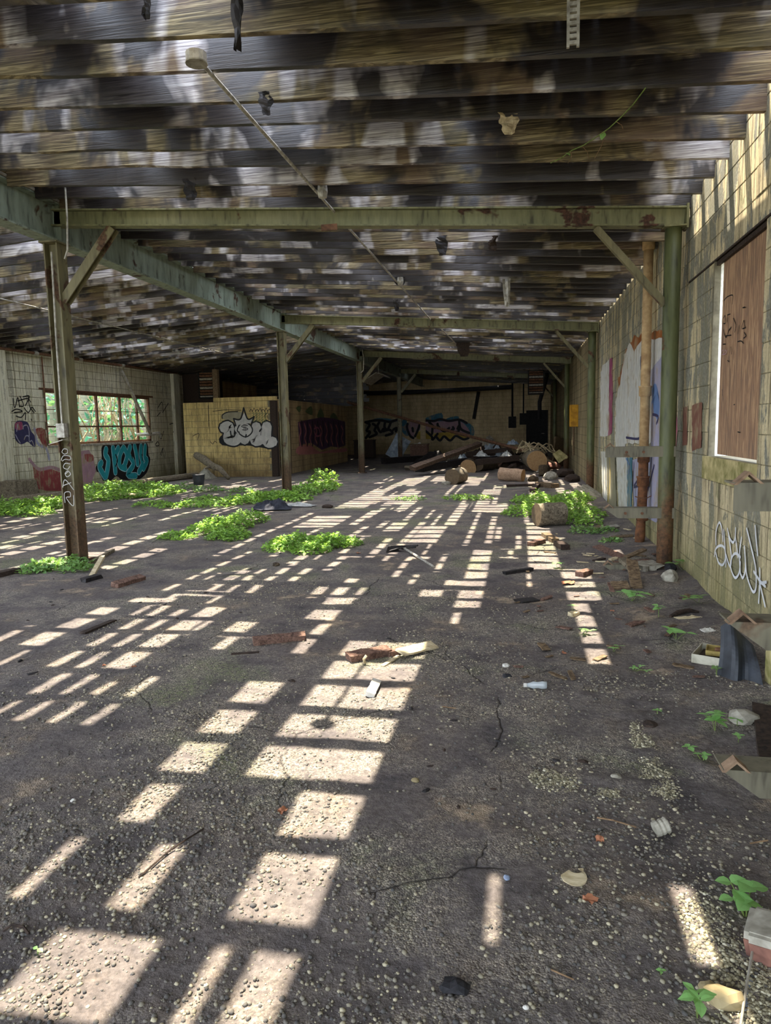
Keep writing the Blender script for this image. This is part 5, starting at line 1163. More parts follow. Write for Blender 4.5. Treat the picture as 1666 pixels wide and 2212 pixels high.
stone('stone', 'brown stone half sunk left of the seedlings', 1405, 1567, (0.07, 0.085, 0.03), 'plank_dark', 11)
stone('stone_chip', 'white pebble at the bottom beside the moss', 1137, 2178, (0.017, 0.014, 0.01), 'white', 12)
stone('stone_chip', 'round pale pebble on the gravel left foreground', 158, 1731, (0.022, 0.02, 0.014), 'white', 13)
stone('stone', 'angular crumb of tan mortar in the pebble heap', 1332, 1682, (0.05, 0.04, 0.03), 'concrete', 14)
stone('stone', 'yellowish stone on the soil left of the moss', 897, 1688, (0.035, 0.03, 0.022), 'stone', 15)
stone('stone', 'dark stone right of the oval weed patch front', 597, 1222, (0.085, 0.07, 0.055), 'bark_dark', 16)
stone('stone', 'black stone in the shade before the second column weeds', 708, 1097, (0.22, 0.15, 0.1), 'plank_dark', 17, rough=0.15)
def dry_leaf(px, py, s, lab, seed):
    q = fl(px, py, 0.006); r_ = random.Random(seed); root = MB(); n = 14; V = [(0, 0, 0.004)]
    for i in range(n): a = 2*math.pi*i/n; rr_ = s*(0.62+0.38*abs(math.sin(a*2.5+seed)))*(0.75+0.25*math.cos(a)); V.append((rr_*math.cos(a), 0.75*rr_*math.sin(a), 0.012*r_.random()))
    R = RZ(seed*1.3); root.raw([R @ Vector(v)+q for v in V], [(0, i+1, (i+1) % n+1) for i in range(n)]); N = len(root.v); root.raw([Vector(v)-Vector((0, 0, 0.0015)) for v in root.v[:N]], [(0, (i+1) % n+1, i+1) for i in range(n)])
    return base('dry_leaf', root, T['dryleaf'], lab, 'leaf', 'fallen leaves')
for i, (px, py, s, lab) in enumerate(((608, 1754, 0.035, 'curled orange leaf by the big sunlit patch'), (226, 1438, 0.02, 'orange leaf on the sunlit patch at left'), (291, 1441, 0.024, 'orange leaf in shade right of the left sunlit patch'), (1218, 1410, 0.03, 'reddish leaf in the sunlit strip near the wall'), (1270, 1945, 0.035, 'faded pink leaf below the broken disc'), (1296, 1817, 0.03, 'tan leaf near the gravel right of centre'), (776, 1195, 0.045, 'orange leaf at the front of the oval weed patch'), (1230, 1258, 0.12, 'brown leaf litter in the strip of light near the plank pile'), (1322, 1320, 0.03, 'tan leaf on the soil near the strip of light'))): dry_leaf(px, py, s, lab, i+1)
# plastic bottle
q = fl(1160, 1488); bt = thing('plastic_bottle', 'crushed clear plastic bottle lying on dark soil', 'bottle', q); d = Vector((0.98, 0.12, 0)); o_ = q+Vector((0, 0, 0.022))
MB().tube([o_-d*0.06, o_-d*0.045, o_-d*0.02, o_+d*0.005, o_+d*0.03, o_+d*0.055], [0.010, 0.013, 0.022, 0.018, 0.024, 0.021], 12, squash=0.75).build('body', T['plastic'], bt, smooth=True)
MB().tube([o_-d*0.075, o_-d*0.058], 0.012, 10).build('cap', T['white'], bt)
# grey-red concrete block and rod at the right edge
q = fl(1640, 2075); cb = thing('broken_block', 'broken block, grey on top and red-brown below, at the right edge', 'block', q)
R = R3(0.1, -0.12, -0.5)
def rblock(mb, c, s, seed, bev=0.25):
    bm = bmesh.new(); bmesh.ops.create_cube(bm, size=1.0); bmesh.ops.bevel(bm, geom=bm.edges[:], offset=bev*0.4, segments=2, affect='EDGES'); c = Vector(c); V = []
    bm.verts.index_update()
    for v in bm.verts: p = Vector((v.co.x*s[0], v.co.y*s[1], v.co.z*s[2])); p = p*(1+0.06*mnoise.noise(p*25+Vector((seed, 0, 0)))); V.append(R @ p + c)
    mb.raw(V, [tuple(v.index for v in f.verts) for f in bm.faces]); bm.free(); return mb
rblock(MB(), (q.x+0.055, q.y+0.02, q.z+0.035), (0.15, 0.12, 0.075), 1).build('red_body', T['brick'], cb)
rblock(MB(), (q.x+0.052, q.y+0.022, q.z+0.075), (0.155, 0.125, 0.035), 2).build('grey_top', T['concrete'], cb)
base('metal_rod', MB().tube([fl(1626, 2055, 0.03), fl(1613, 2130, 0.02), fl(1598, 2230, 0.02)], 0.0035, 8), T['galv'], 'thin grey metal rod standing in the pale gravel at bottom right', 'rod')
plank('plastic_shard', 'pale blue plastic sliver beside the metal rod', (1612, 2185), (1622, 2120), 0.012, 0.003, 'blue', 'shard')
plank('plank', 'weathered plank at the right edge by the concrete chunk', (1668, 1650), (1648, 1530), 0.10, 0.03, 'plank_dark', 'plank')
# tray with the dirty metal fitting, and the black rubber sheet
q = fl(1545, 1432); tr = thing('metal_tray', 'shallow square pale metal tray on the soil by the right wall', 'tray', q, rz=0.0)
def tray(c, sx, sy, h, rz, mat, root, nm):
    R = RZ(rz); mb = MB(); c = Vector(c); t = 0.006
    mb.box(c+Vector((0, 0, t/2)), (sx, sy, t), R)
    for dx, dy, a, b in ((-sx/2, 0, t, sy), (sx/2, 0, t, sy), (0, -sy/2, sx, t), (0, sy/2, sx, t)): mb.box(c + R @ Vector((dx, dy, h/2)), (a, b, h), R)
    return mb.build(nm, T[mat], root)
tray((q.x+0.06, q.y+0.06, q.z-0.005), 0.30, 0.26, 0.055, -0.45, 'tray', tr, 'tray_body')
MB().box((q.x+0.06, q.y+0.06, q.z+0.012), (0.27, 0.23, 0.01), RZ(-0.45)).build('soil', T['plank_dark'], tr)
fx = thing('metal_fitting', 'ochre metal fitting tilted in the pale tray', 'fitting', (q.x+0.07, q.y+0.09, q.z+0.03))
tray((q.x+0.07, q.y+0.09, q.z+0.03), 0.19, 0.13, 0.03, -0.3, 'ochre', fx, 'casing'); MB().tube([(q.x+0.04, q.y+0.09, q.z+0.045), (q.x+0.04, q.y+0.09, q.z+0.065)], 0.02, 10).build('knob', T['rust'], fx)
MB().box((q.x+0.1, q.y+0.09, q.z+0.055), (0.1, 0.02, 0.012), RZ(-0.2)).build('bar', T['ochre'], fx)
def rubber():
    A0 = fl(1553, 1462); B0 = fl(1645, 1478); top = Vector(((A0.x+B0.x)/2+0.02, A0.y+0.10, 0.33)); n = 12; V = []
    for j in range(n+1):
        t = j/n
        for i in range(n+1):
            u = i/n; foot = A0.lerp(B0, u); hd = top + Vector(((u-0.5)*0.17, 0.0, -0.16*abs(u-0.2))); p = foot.lerp(hd, t)
            p += Vector((0, -0.05*math.sin(t*2.6)*(1-0.6*abs(u-0.45)) + 0.035*math.cos(u*9)*(1-t*0.4), 0)); V.append(p)
    W = [v + Vector((0.003, 0.008, 0)) for v in V]; N = len(V); F = [(j*(n+1)+i, j*(n+1)+i+1, (j+1)*(n+1)+i+1, (j+1)*(n+1)+i) for j in range(n) for i in range(n)]
    F += [tuple(N+k for k in f[::-1]) for f in F]; rim = list(range(n+1)) + [j*(n+1)+n for j in range(1, n+1)] + [n*(n+1)+i for i in range(n-1, -1, -1)] + [j*(n+1) for j in range(n-1, 0, -1)]
    F += [(rim[k], N+rim[k], N+rim[(k+1) % len(rim)], rim[(k+1) % len(rim)]) for k in range(len(rim))]
    base('rubber_sheet', MB().raw(V+W, F), T['rubber'], 'folded black rubber sheet standing against the tray under the bracket', 'sheet', smooth=False)
rubber()
base('post_stub', MB().box(fl(1672, 1475)+Vector((0, 0, 0.12)), (0.07, 0.07, 0.26), RZ(0.1)), T['moss_conc'], 'short mossy post at the right edge behind the rubber sheet', 'post')
sheet('paper_scrap', 'crumpled white printed scrap on the soil above the tray', 'scrap', fl(1532, 1362), 0.11, 0.07, 0.02, 'white', 3, 0.3, 0.004, 8)
sheet('paper_scrap', 'torn pale scraps of bark near the wall foot', 'scrap', fl(1490, 1335), 0.2, 0.06, 0.02, 'plank_pale', 4, 0.2, 0.004, 8)
base('root', MB().tube([fl(1448, 1332, 0.01), fl(1465, 1323, 0.03), fl(1490, 1318, 0.03), fl(1510, 1322, 0.01)], [0.012, 0.02, 0.016, 0.008], 7), T['plank_dark'], 'curved grey root at the foot of the right wall', 'root')

# --- boards fallen around the green pipe column
Z7 = lambda x, y: (1200+x/3.575, 1050+y/3.575)
plank('broken_board', 'brown splintered board pointing at the wall column foot', Z7(320, 475), Z7(520, 565), 0.10, 0.03, 'barkred', 'board', 0.2, 'boards by the wall column')
plank('broken_board', 'thin pale board across the heap at the column foot', Z7(540, 560), Z7(690, 495), 0.06, 0.02, 'plank', 'board', 0.1, 'boards by the wall column', (0.04, 0.08))
plank('broken_board', 'brown board end hanging over the lowest bracket', Z7(625, 790), Z7(590, 590), 0.10, 0.03, 'plank', 'board', 0.1, 'boards by the wall column', (0.0, 0.14))
plank('broken_board', 'short board with a white end in the heap by the column', Z7(520, 580), Z7(600, 650), 0.09, 0.04, 'bark', 'board', 0.0, 'boards by the wall column', (0.06, 0.03))
plank('broken_board', 'thin slat left of the heap by the wall column', Z7(300, 585), Z7(375, 565), 0.05, 0.02, 'plank_dark', 'board', 0.0, 'boards by the wall column')
plank('broken_board', 'pale sliver in the heap by the wall column', Z7(420, 575), Z7(475, 560), 0.04, 0.02, 'plank_pale', 'board', 0.0, 'boards by the wall column', (0.02, 0.03))
plank('flat_slab', 'flat grey slab beside the green pipe column', Z7(620, 640), Z7(760, 630), 0.3, 0.05, 'concrete', 'slab')
plank('broken_board', 'tan curled bark piece below the lowest bracket', Z7(440, 785), Z7(570, 780), 0.13, 0.03, 'plank', 'board', 0.3, 'boards by the wall column')
plank('broken_board', 'thin upright splinter below the lowest bracket', Z7(440, 820), Z7(418, 755), 0.04, 0.015, 'barkred', 'board', 0.0, 'boards by the wall column')
plank('broken_board', 'dark board flat behind the lowest bracket', Z7(480, 610), Z7(740, 590), 0.12, 0.03, 'barkred', 'board', 0.0, 'boards by the wall column')
plank('broken_board', 'pale strip leaning behind the drainpipe foot', Z7(440, 400), Z7(600, 385), 0.09, 0.02, 'plank', 'board', 0.0, 'boards by the wall column')
plank('broken_board', 'grey board lying among weeds by the drainpipe', Z7(360, 330), Z7(480, 310), 0.12, 0.02, 'concrete', 'board', 0.0, 'boards by the wall column')
plank('broken_board', 'dark strip under weeds past the drainpipe', Z7(280, 350), Z7(360, 310), 0.1, 0.02, 'plank', 'board', 0.0, 'boards by the wall column')
stone('stone', 'pale stone at the wall foot right of the pipe column', 1447, 1252, (0.14, 0.16, 0.14), 'concrete', 21)
stone('stone', 'black rock between pipe column and wall', 1449, 1232, (0.12, 0.12, 0.12), 'coal', 22)
plank('wood_piece', 'brown wood piece before the short log', (1147, 1180), (1172, 1172), 0.09, 0.05, 'barkred', 'wood')
plank('wood_piece', 'dark angled wood piece right before the short log', (1205, 1178), (1222, 1188), 0.11, 0.06, 'plank_dark', 'wood')
plank('wood_piece', 'small broken wood pieces in front of the short log', (1178, 1158), (1200, 1172), 0.1, 0.05, 'plank', 'wood')
plank('stick', 'black charred stick right of the second strip of light', (1090, 1241), (1150, 1232), 0.05, 0.03, 'black', 'stick')
plank('wood_piece', 'flat black scrap on the floor right of centre', (1118, 1301), (1158, 1296), 0.12, 0.015, 'black', 'scrap')
plank('wood_piece', 'reddish rotten crumb in the strip of light near the wall', (1252, 1246), (1272, 1240), 0.09, 0.05, 'barkred', 'wood')
plank('wood_piece', 'pale scrap block beside the strip of light', (1232, 1332), (1248, 1328), 0.06, 0.03, 'plank_pale', 'wood')
# umbrella-like frame: black ribs and a grey tube
u0_ = fl(872, 1182, 0.05); um = thing('broken_umbrella', 'broken umbrella frame with black ribs and a long grey tube on the floor', 'umbrella', (u0_.x, u0_.y, 0))
MB().tube([fl(872, 1183, 0.04), fl(937, 1224, 0.012)], 0.013, 8).build('tube', T['galv'], um)
for a, b in (((835, 1192), (870, 1182)), ((838, 1184), (875, 1180)), ((872, 1180), (903, 1178)), ((868, 1185), (898, 1182)), ((845, 1180), (902, 1179))): MB().tube([fl(*a, 0.01), fl(*b, 0.06)], 0.009, 6).build('rib', T['black'], um)
tag(um, None, None)
q = fl(852, 1187, 0.01); MB().raw([fl(834, 1194, 0.01), fl(838, 1181, 0.07), fl(872, 1178, 0.07), fl(860, 1188, 0.01), fl(836, 1193, 0.004), fl(860, 1187, 0.004)], [(0, 3, 2, 1), (4, 1, 2, 5), (0, 1, 4), (3, 5, 2), (0, 4, 5, 3)]).build('torn_fabric', T['black'], um)

# --- middle distance
q = fl(1188, 1137); lg = log('short sawn log standing out before the right weed patch', (q.x, q.y+0.1, q.z+0.17), (0.95, 0.42, 0), 0.42, 0.17, 'bark', 'rings_g', seed=1)
sheet('black_jacket', 'crumpled black jacket lying by the second column', 'clothes', fl(590, 1100), 0.7, 0.55, 0.16, 'cloth_b', 5, 0.3, 0.02, 20, 3.5, 0.1)
sheet('pale_cloth', 'flat pale cloth beside the black jacket', 'clothes', fl(640, 1094), 0.75, 0.25, 0.06, 'cloth_w', 6, -0.1, 0.02, 14, 3)
q = fl(430, 1047); bk = thing('black_bucket', 'small black bucket standing before the fallen branch', 'bucket', q)
MB().tube([(q.x, q.y, q.z), (q.x, q.y, q.z+0.28), (q.x, q.y, q.z+0.28), (q.x, q.y, q.z+0.04)], [0.14, 0.17, 0.155, 0.13], 16).build('body', T['rubber'], bk); MB().tube([(q.x+0.17*math.cos(a), q.y+0.17*math.sin(a), q.z+0.28) for a in np.linspace(0, 2*math.pi, 17)], 0.012, 6).build('rim', T['rubber'], bk)
q = fl(428, 1036); pk = MB().raw([(q.x-0.3, q.y+0.3, 0), (q.x+0.3, q.y+0.3, 0), (q.x+0.05, q.y+0.45, 0.36), (q.x-0.25, q.y+0.75, 0), (q.x+0.3, q.y+0.75, 0)], [(0, 1, 2), (1, 4, 2), (4, 3, 2), (3, 0, 2), (0, 3, 4, 1)]); base('folded_card', pk, T['concrete'], 'grey peaked sheet behind the black bucket', 'scrap')
Z6 = lambda x, y: (380+x/3.967, 740+y/3.967)
a_, b_, c_ = at_y(*Z6(175, 965), 20.9), at_y(*Z6(300, 1050), 20.4), at_y(*Z6(450, 1110), 20.0)
br = thing('fallen_branch', 'grey fallen branch leaning on the block room wall', 'branch', (c_.x, c_.y, 0))
MB().tube([a_, a_.lerp(b_, 0.5)+Vector((0, 0, 0.03)), b_, b_.lerp(c_, 0.5), (c_.x, c_.y, 0.05)], [0.11, 0.13, 0.11, 0.09, 0.06], 9).build('limb', T['bark'], br, smooth=True)
for e in ((255, 1080), (330, 1090)): MB().tube([b_, at_y(*Z6(*e), 20.2)], [0.07, 0.03], 7).build('side_branch', T['bark'], br)
for i, (px0, py0, px1, py1, r, lab, mt) in enumerate(((285, 1044, 425, 1026, 0.09, 'pale pole on the ground along the weed band under the window', 'bark'), (20, 1083, 135, 1070, 0.1, 'pale pole on the ground at the far left', 'bark'), (250, 1072, 330, 1068, 0.05, 'thin pole in the weeds by the turquoise lettering', 'plank_pale'))):
    base('fallen_pole', MB().tube([fl(px0, py0, r*0.9), fl((px0+px1)/2, (py0+py1)/2, r), fl(px1, py1, r*0.9)], r, 9), T[mt], lab, 'pole')
plank('rotten_trunk', 'mossy trunk piece against the left wall at the picture edge', (-11.35, 13.9, 0.0), (-11.3, 14.6, 0.0), 0.5, 0.45, 'bark', 'trunk')
plank('brick_piece', 'orange brick piece at the foot of the left wall', (38, 1068), (58, 1064), 0.22, 0.12, 'brick', 'brick'); plank('pale_plank', 'pale board end at the left wall under the red paint', (75, 1058), (102, 1056), 0.3, 0.05, 'plank_pale', 'plank')
stone('stone', 'dark stone before the debris pile log', 963, 1047, (0.26, 0.2, 0.14), 'concrete', 31)
plank('stick', 'branch lying dark against the far floor before the right rubble', (1095, 1052), (1155, 1050), 0.1, 0.06, 'plank_dark', 'stick')
plank('tool_handle', 'dark axe-like wood piece before the right rubble', (1150, 1064), (1166, 1046), 0.12, 0.08, 'plank_dark', 'wood'); plank('wood_piece', 'yellowish split wood lying before the right rubble', (1165, 1050), (1198, 1054), 0.22, 0.1, 'plank', 'wood')
plank('leaning_slab', 'grey slab leaning at the foot of the second wall column', (1262, 1078), (1288, 1070), 0.55, 0.1, 'concrete', 'slab', 0.5)

# --- the heap at the back
def far_pt(px, py, y): return at_y(px, py, y)
c = far_pt(1152, 994, 21.9); log('thick log with round tan cut end high in the rubble at right', (c.x+0.05, c.y+0.55, c.z), (-0.12, 1, 0.05), 1.1, 0.31, 'bark', 'rings', seed=2, rough=0.08)
q = fl(985, 1046); log('log with dark cut end facing us left of the peeled log', (q.x, q.y+0.25, 0.2), (0.25, 1, 0.0), 0.7, 0.2, 'bark', 'rings_g', seed=3)
q = fl(1105, 1040); log('peeled pinkish log lying on its side in the sun', (q.x, q.y+0.1, 0.17), (0.9, -0.35, -0.06), 0.66, 0.17, 'bark_tan', 'rings', seed=4, rough=0.2)
q = fl(1012, 1021); log('sawn disc with rings standing behind the dark-ended log', (q.x, q.y+0.1, 0.17), (0.1, 1, 0.15), 0.22, 0.26, 'bark_dark', 'rings', seed=5)
q = fl(1047, 1018); log('dark log behind the sawn disc', (q.x, q.y+0.3, 0.2), (0.6, 1, 0.0), 0.8, 0.2, 'bark_dark', 'rings_g', seed=6)
q = fl(1130, 1030); log('small dark stump among the right rubble', (q.x+0.6, q.y+0.2, 0.15), (0, 0.3, 1), 0.3, 0.16, 'bark_dark', 'rings_g', seed=7)
q = fl(976, 1006); log('grey log end showing under the slanting plank', (q.x, q.y+0.2, 0.22), (0.9, 0.5, 0.0), 0.6, 0.2, 'bark', 'rings_g', seed=8)
plank('fallen_beam', 'long rusty brown beam slanting up the debris heap', far_pt(890, 1016, 21.0), far_pt(1036, 962, 24.0), 0.2, 0.12, 'beam_old', 'beam', 0.3)
plank('fallen_beam', 'dark scorched beam under the slanting rusty one', far_pt(905, 1020, 21.5), far_pt(1010, 1000, 23.5), 0.3, 0.18, 'black', 'beam')
plank('fallen_beam', 'dark beam lying across the heap below the tarp', far_pt(1010, 985, 24.0), far_pt(1105, 975, 24.2), 0.2, 0.14, 'plank_dark', 'beam')
plank('fallen_beam', 'black timber flat on the floor before the far column', fl(828, 1002), fl(915, 996), 0.25, 0.24, 'black', 'beam')
plank('fallen_beam', 'charred timber behind the sawn disc', far_pt(1030, 1005, 22.5), far_pt(1120, 995, 23.0), 0.24, 0.18, 'plank_dark', 'beam')
base('fallen_pole', MB().tube([far_pt(752, 869, 29.6), far_pt(940, 923, 26.8), far_pt(1140, 975, 23.5)], 0.055, 9), T['rust'], 'long thin pole slanting from the roof down to the rubble heap', 'pole')
sheet('tarp_heap', 'crumpled pale blue tarp on top of the debris heap', 'tarp', far_pt(1068, 985, 25.6), 1.3, 1.0, 0.42, 'tarp', 7, 0.1, 0.0, 22, 5.5, 0.12)
sheet('cloth_bundle', 'grey cloth bundle on top of the debris heap behind the tarp', 'cloth', far_pt(1055, 962, 26.4), 0.8, 0.6, 0.3, 'concrete', 8, 0.6, 0.0, 18, 5, 0.15)
sheet('earth_heap', 'dark heap of ash and rubbish under the tarp', 'rubbish', fl(1058, 1008), 2.6, 1.8, 0.3, 'plank_dark', 9, 0.1, 0.0, 26, 5, 0.55)
sheet('earth_heap', 'dark mound of rubbish under the thick log', 'rubbish', fl(1150, 1014), 1.3, 1.4, 0.12, 'plank_dark', 10, 0.1, 0.0, 22, 5, 0.12)
sheet('earth_heap', 'low ash heap between the beams at the far left of the pile', 'rubbish', fl(940, 1004), 1.8, 1.4, 0.3, 'black', 11, 0.1, 0.0, 22, 5, 0.3)
vc = far_pt(1150, 972, 22.7); vt = thing('root_tangle', 'tangle of dry roots heaped over the thick log', 'roots', (vc.x, vc.y, vc.z-0.2)); r_ = random.Random(3)
for k in range(16):
    P = [vc + Vector((r_.uniform(-0.5, 0.3), r_.uniform(-0.3, 0.3), r_.uniform(-0.15, 0.1)))]
    for j in range(6): P.append(P[-1] + Vector((r_.uniform(-0.02, 0.22), r_.uniform(-0.12, 0.12), (0.16 if j < 2 else -0.14)*r_.uniform(0.3, 1))))
    MB().tube(P, 0.02, 5).build('root', T['vine'], vt)
for i, (px, py, s, mt, lab) in enumerate(((1192, 1014, (0.6, 0.5, 0.3), 'brick', 'reddish rubble block against the right wall'), (1222, 1030, (0.5, 0.4, 0.28), 'plank_dark', 'dark rubble block at the right wall foot'), (1190, 1036, (0.42, 0.35, 0.25), 'concrete', 'grey rubble lump before the reddish block'), (1240, 1040, (0.4, 0.35, 0.22), 'plank_dark', 'low dark rubble lump at the second wall column'), (1152, 1040, (0.3, 0.25, 0.2), 'bark_dark', 'dark rubble lump right of the peeled log'), (1216, 1004, (0.6, 0.4, 0.3), 'brick', 'pinkish rubble slab on top by the right wall'), (1085, 1012, (0.5, 0.4, 0.26), 'bark_dark', 'dark rubble lump behind the peeled log'))): stone('rubble', lab, px, py, s, mt, 40+i, 'rubble', sink=0.15, rough=0.35, group='rubble by the right wall')
plank('leaning_board', 'tall brown board leaning on the right wall past the yellow box', far_pt(1203, 1002, 24.5), far_pt(1208, 945, 24.8), 0.6, 0.06, 'plank', 'board', 1.2)
plank('leaning_board', 'short pale green board leaning on the right wall', far_pt(1200, 992, 22.0), far_pt(1218, 980, 22.2), 0.35, 0.05, 'moss_conc', 'board', 0.9)
def crate(name, label, px, py, y, w, h, d, mat, cat='box', lid=None):
    q = at_y(px, py, y); z0 = max(0.0, q.z); root = thing(name, label, cat, (q.x, y+d/2, z0)); t = 0.03
    mb = MB(); mb.box((q.x, y+d/2, z0+t/2), (w, d, t))
    for dx in (-1, 1): mb.box((q.x+dx*(w-t)/2, y+d/2, z0+h/2), (t, d, h))
    for dy in (0, 1): mb.box((q.x, y+t/2+dy*(d-t), z0+h/2), (w-2*t, t, h))
    mb.build('body', T[mat], root)
    for k in (0.33, 0.66): MB().box((q.x, y-0.01, z0+h*k), (w, 0.02, 0.03)).build('batten', T[mat], root)
    if lid: MB().box((q.x, y+d/2, z0+h+0.02), (w+0.06, d+0.06, 0.04)).build('lid', T[lid], root)
    return root
crate('wooden_box', 'red-brown box with white litter on it by the far column', 905, 993, 30.4, 0.75, 0.65, 0.6, 'barkred', lid='plank')
crate('wooden_box', 'dark cabinet standing left of the far column', 786, 990, 31.5, 0.9, 0.8, 0.6, 'plank_dark', lid='plank_dark')
sheet('white_litter', 'white crumpled litter on the red-brown box', 'litter', at_y(902, 962, 30.6), 0.6, 0.4, 0.2, 'white', 12, 0, 0.0, 10, 3)
base('leaning_sheet', board(MB(), far_pt(848, 990, 30.9), far_pt(872, 945, 31.2), 0.75, 0.02, 1.35, 77, 0.04, 2), T['tarp'], 'pale translucent panel leaning by the far column', 'panel')
# hanging louvred heaters
def heater(label, px0, px1, py0, py1, y, d=0.5):
    y = min(JY, key=lambda v: abs(v-y-d/2))-d/2+JOIST_T/2; a = at_y(px0, py0, y); b = at_y(px1, py1, y); w, h = b.x-a.x, a.z-b.z; cx, cz = (a.x+b.x)/2, (a.z+b.z)/2
    root = thing('unit_heater', label, 'heater', (cx, y+d/2, b.z)); t = 0.04
    mb = MB(); mb.box((cx, y+d-t/2, cz), (w, t, h))
    for s in (-1, 1): mb.box((cx+s*(w-t)/2, y+d/2, cz), (t, d, h)); mb.box((cx, y+d/2, cz+s*(h-t)/2), (w, d, t))
    mb.build('casing', T['dark'], root)
    n = 9
    for k in range(n): MB().box((cx, y+0.03, b.z+h*(k+0.5)/n), (w-0.08, 0.012, h/n*0.8), Matrix.Rotation(0.6, 3, 'X')).build('slat', T['galv' if k % 3 == 0 else 'rust'], root)
    for s in (-1, 1): MB().tube([(cx+s*w*0.4, y+d/2, cz+h/2), (cx+s*w*0.4, y+d/2, roof_z(cx)+0.05)], 0.012, 6).build('hanger', T['rust'], root)
heater('dark louvred heater hanging near the doorway at the back right', 1141, 1176, 800, 851, 27.0)
heater('rusty louvred heater above the left end of the block room', 427, 463, 803, 860, 22.2)
base('timber_post', MB().box((at_y(467, 830, 21.42).x, 21.42, 2.98), (0.16, 0.16, 0.9)), T['plank'], 'timber post on the block room beside the louvred heater', 'post')
# yellow box and other fittings of the right wall
yb = at_x(1243, 898, XW-0.06); yx = thing('yellow_box', 'yellow electrical box high on the right wall', 'box', (XW-0.1, yb.y, yb.z-0.35))
MB().box((XW-0.1, yb.y, yb.z), (0.2, 0.5, 0.6)).build('body', T['yellow'], yx); MB().box((XW-0.1, yb.y-0.255, yb.z), (0.17, 0.015, 0.54)).build('door', T['yellow'], yx); MB().tube([(XW-0.1, yb.y, yb.z-0.3), (XW-0.1, yb.y, 0.6)], 0.03, 8).build('conduit', T['plank'], yx)
# pipework at the back
pb = [at_y(745, 851, 35.5), at_y(920, 846, 35.5), at_y(1105, 836, 35.5)]
base('ceiling_pipe', MB().tube(pb, 0.11, 10), T['dark'], 'black pipe running across in front of the end wall', 'pipe')
base('wall_strap', MB().tube([at_y(1034, 846, YB-0.1), at_y(1024, 905, YB-0.1)], 0.09, 6), T['dark'], 'dark timber strip slanting on the end wall', 'strip')
for px, py, lab in ((1107, 912, 'dark switch box on the end wall, left one'), (1131, 905, 'dark switch box on the end wall beside the doorway')):
    q = at_y(px, py, YB-0.1); k = thing('switch_box', lab, 'box', (q.x, YB-0.1, q.z-0.3)); MB().box((q.x, YB-0.1, q.z), (0.4, 0.2, 0.6)).build('body', T['dark'], k); MB().box((q.x, YB-0.205, q.z), (0.34, 0.02, 0.52)).build('cover', T['dark'], k)
    MB().tube([(q.x, YB-0.08, q.z+0.3), (q.x, YB-0.08, 3.9)], 0.05, 6).build('conduit', T['dark'], k)
fy = min(JY, key=lambda v: abs(v-30.0))+JOIST_T/2; fp = [at_y(1165, 830, fy), at_y(1172, 850, fy), at_y(1166, 868, fy), at_y(1166, 905, fy)]
base('flue_pipe', MB().tube([(fp[0].x+0.3, fp[0].y, roof_z(fp[0].x+0.3)+0.03), fp[0]+Vector((0.3, 0, 0.3)), fp[0]+Vector((0.25, 0, 0.1)), fp[2], fp[3]], 0.08, 8), T['dark'], 'bent flue pipe hanging before the dark doorway', 'pipe')
# curled pale sheet hanging by the third column
def curl():
    y = 24.5; P = [(784, 824), (800, 812), (812, 804), (827, 808)]; V = []
    for k, (px, py) in enumerate(P):
        p = at_y(px, py, y); V += [p, p + Vector((0.05, 1.2, -0.05)), p - Vector((0, 0, 0.03)), p + Vector((0.05, 1.2, -0.08))]
    F = []
    for k in range(3): a, b = 4*k, 4*k+4; F += [(a, b, b+1, a+1), (a+2, a+3, b+3, b+2), (a, a+2, b+2, b), (a+1, b+1, b+3, a+3)]
    F += [(0, 1, 3, 2), (12, 14, 15, 13)]
    hm = MB().raw(V, F); hp = V[8].copy(); hp.y = min(JY, key=lambda q_: abs(q_-hp.y-0.6))+JOIST_T/2; hp.z -= 0.02; hm.tube([hp, (hp.x, hp.y, roof_z(hp.x)+0.02)], 0.015, 5)
    base('metal_sheet', hm, T['concrete'], 'curled pale roofing sheet caught under the roof by the third column', 'sheet')
curl()

# --- small bits: chips of charred wood and bark over the floor
def chips():
    ms = []
    for k in range(8): mb = MB().rock((0, 0, 0), (0.045, 0.02, 0.012), 60+k, 1, 0.7); me = mb.build('wood_chip', T['plank_dark' if k % 2 else 'black']); ms.append(me)
    r_ = random.Random(12)
    spots = [(1075, 1600), (960, 1620), (705, 1080), (690, 1250), (300, 1210), (445, 1280), (345, 1257), (427, 1303), (110, 1300), (60, 1340), (530, 1375), (1040, 1060)]
    spots += [(r_.uniform(880, 1560), r_.uniform(1380, 1780)) for _ in range(10)] + [(r_.uniform(20, 860), r_.uniform(1180, 1480)) for _ in range(22)]
    for i, (px, py) in enumerate(spots):
        o = ms[i % 8] if i < 8 else ms[i % 8].copy()
        if i >= 8: COL.objects.link(o)
        q = fl(px, py, 0.003); o.location = q; s = r_.uniform(0.5, 1.5); o.scale = (s, s, s); o.rotation_euler = (0, 0, r_.uniform(0, 6.3))
        tag(o, 'small dark chip of charred wood lying loose on the floor', 'wood chip', 'charred chips on the floor')
chips()

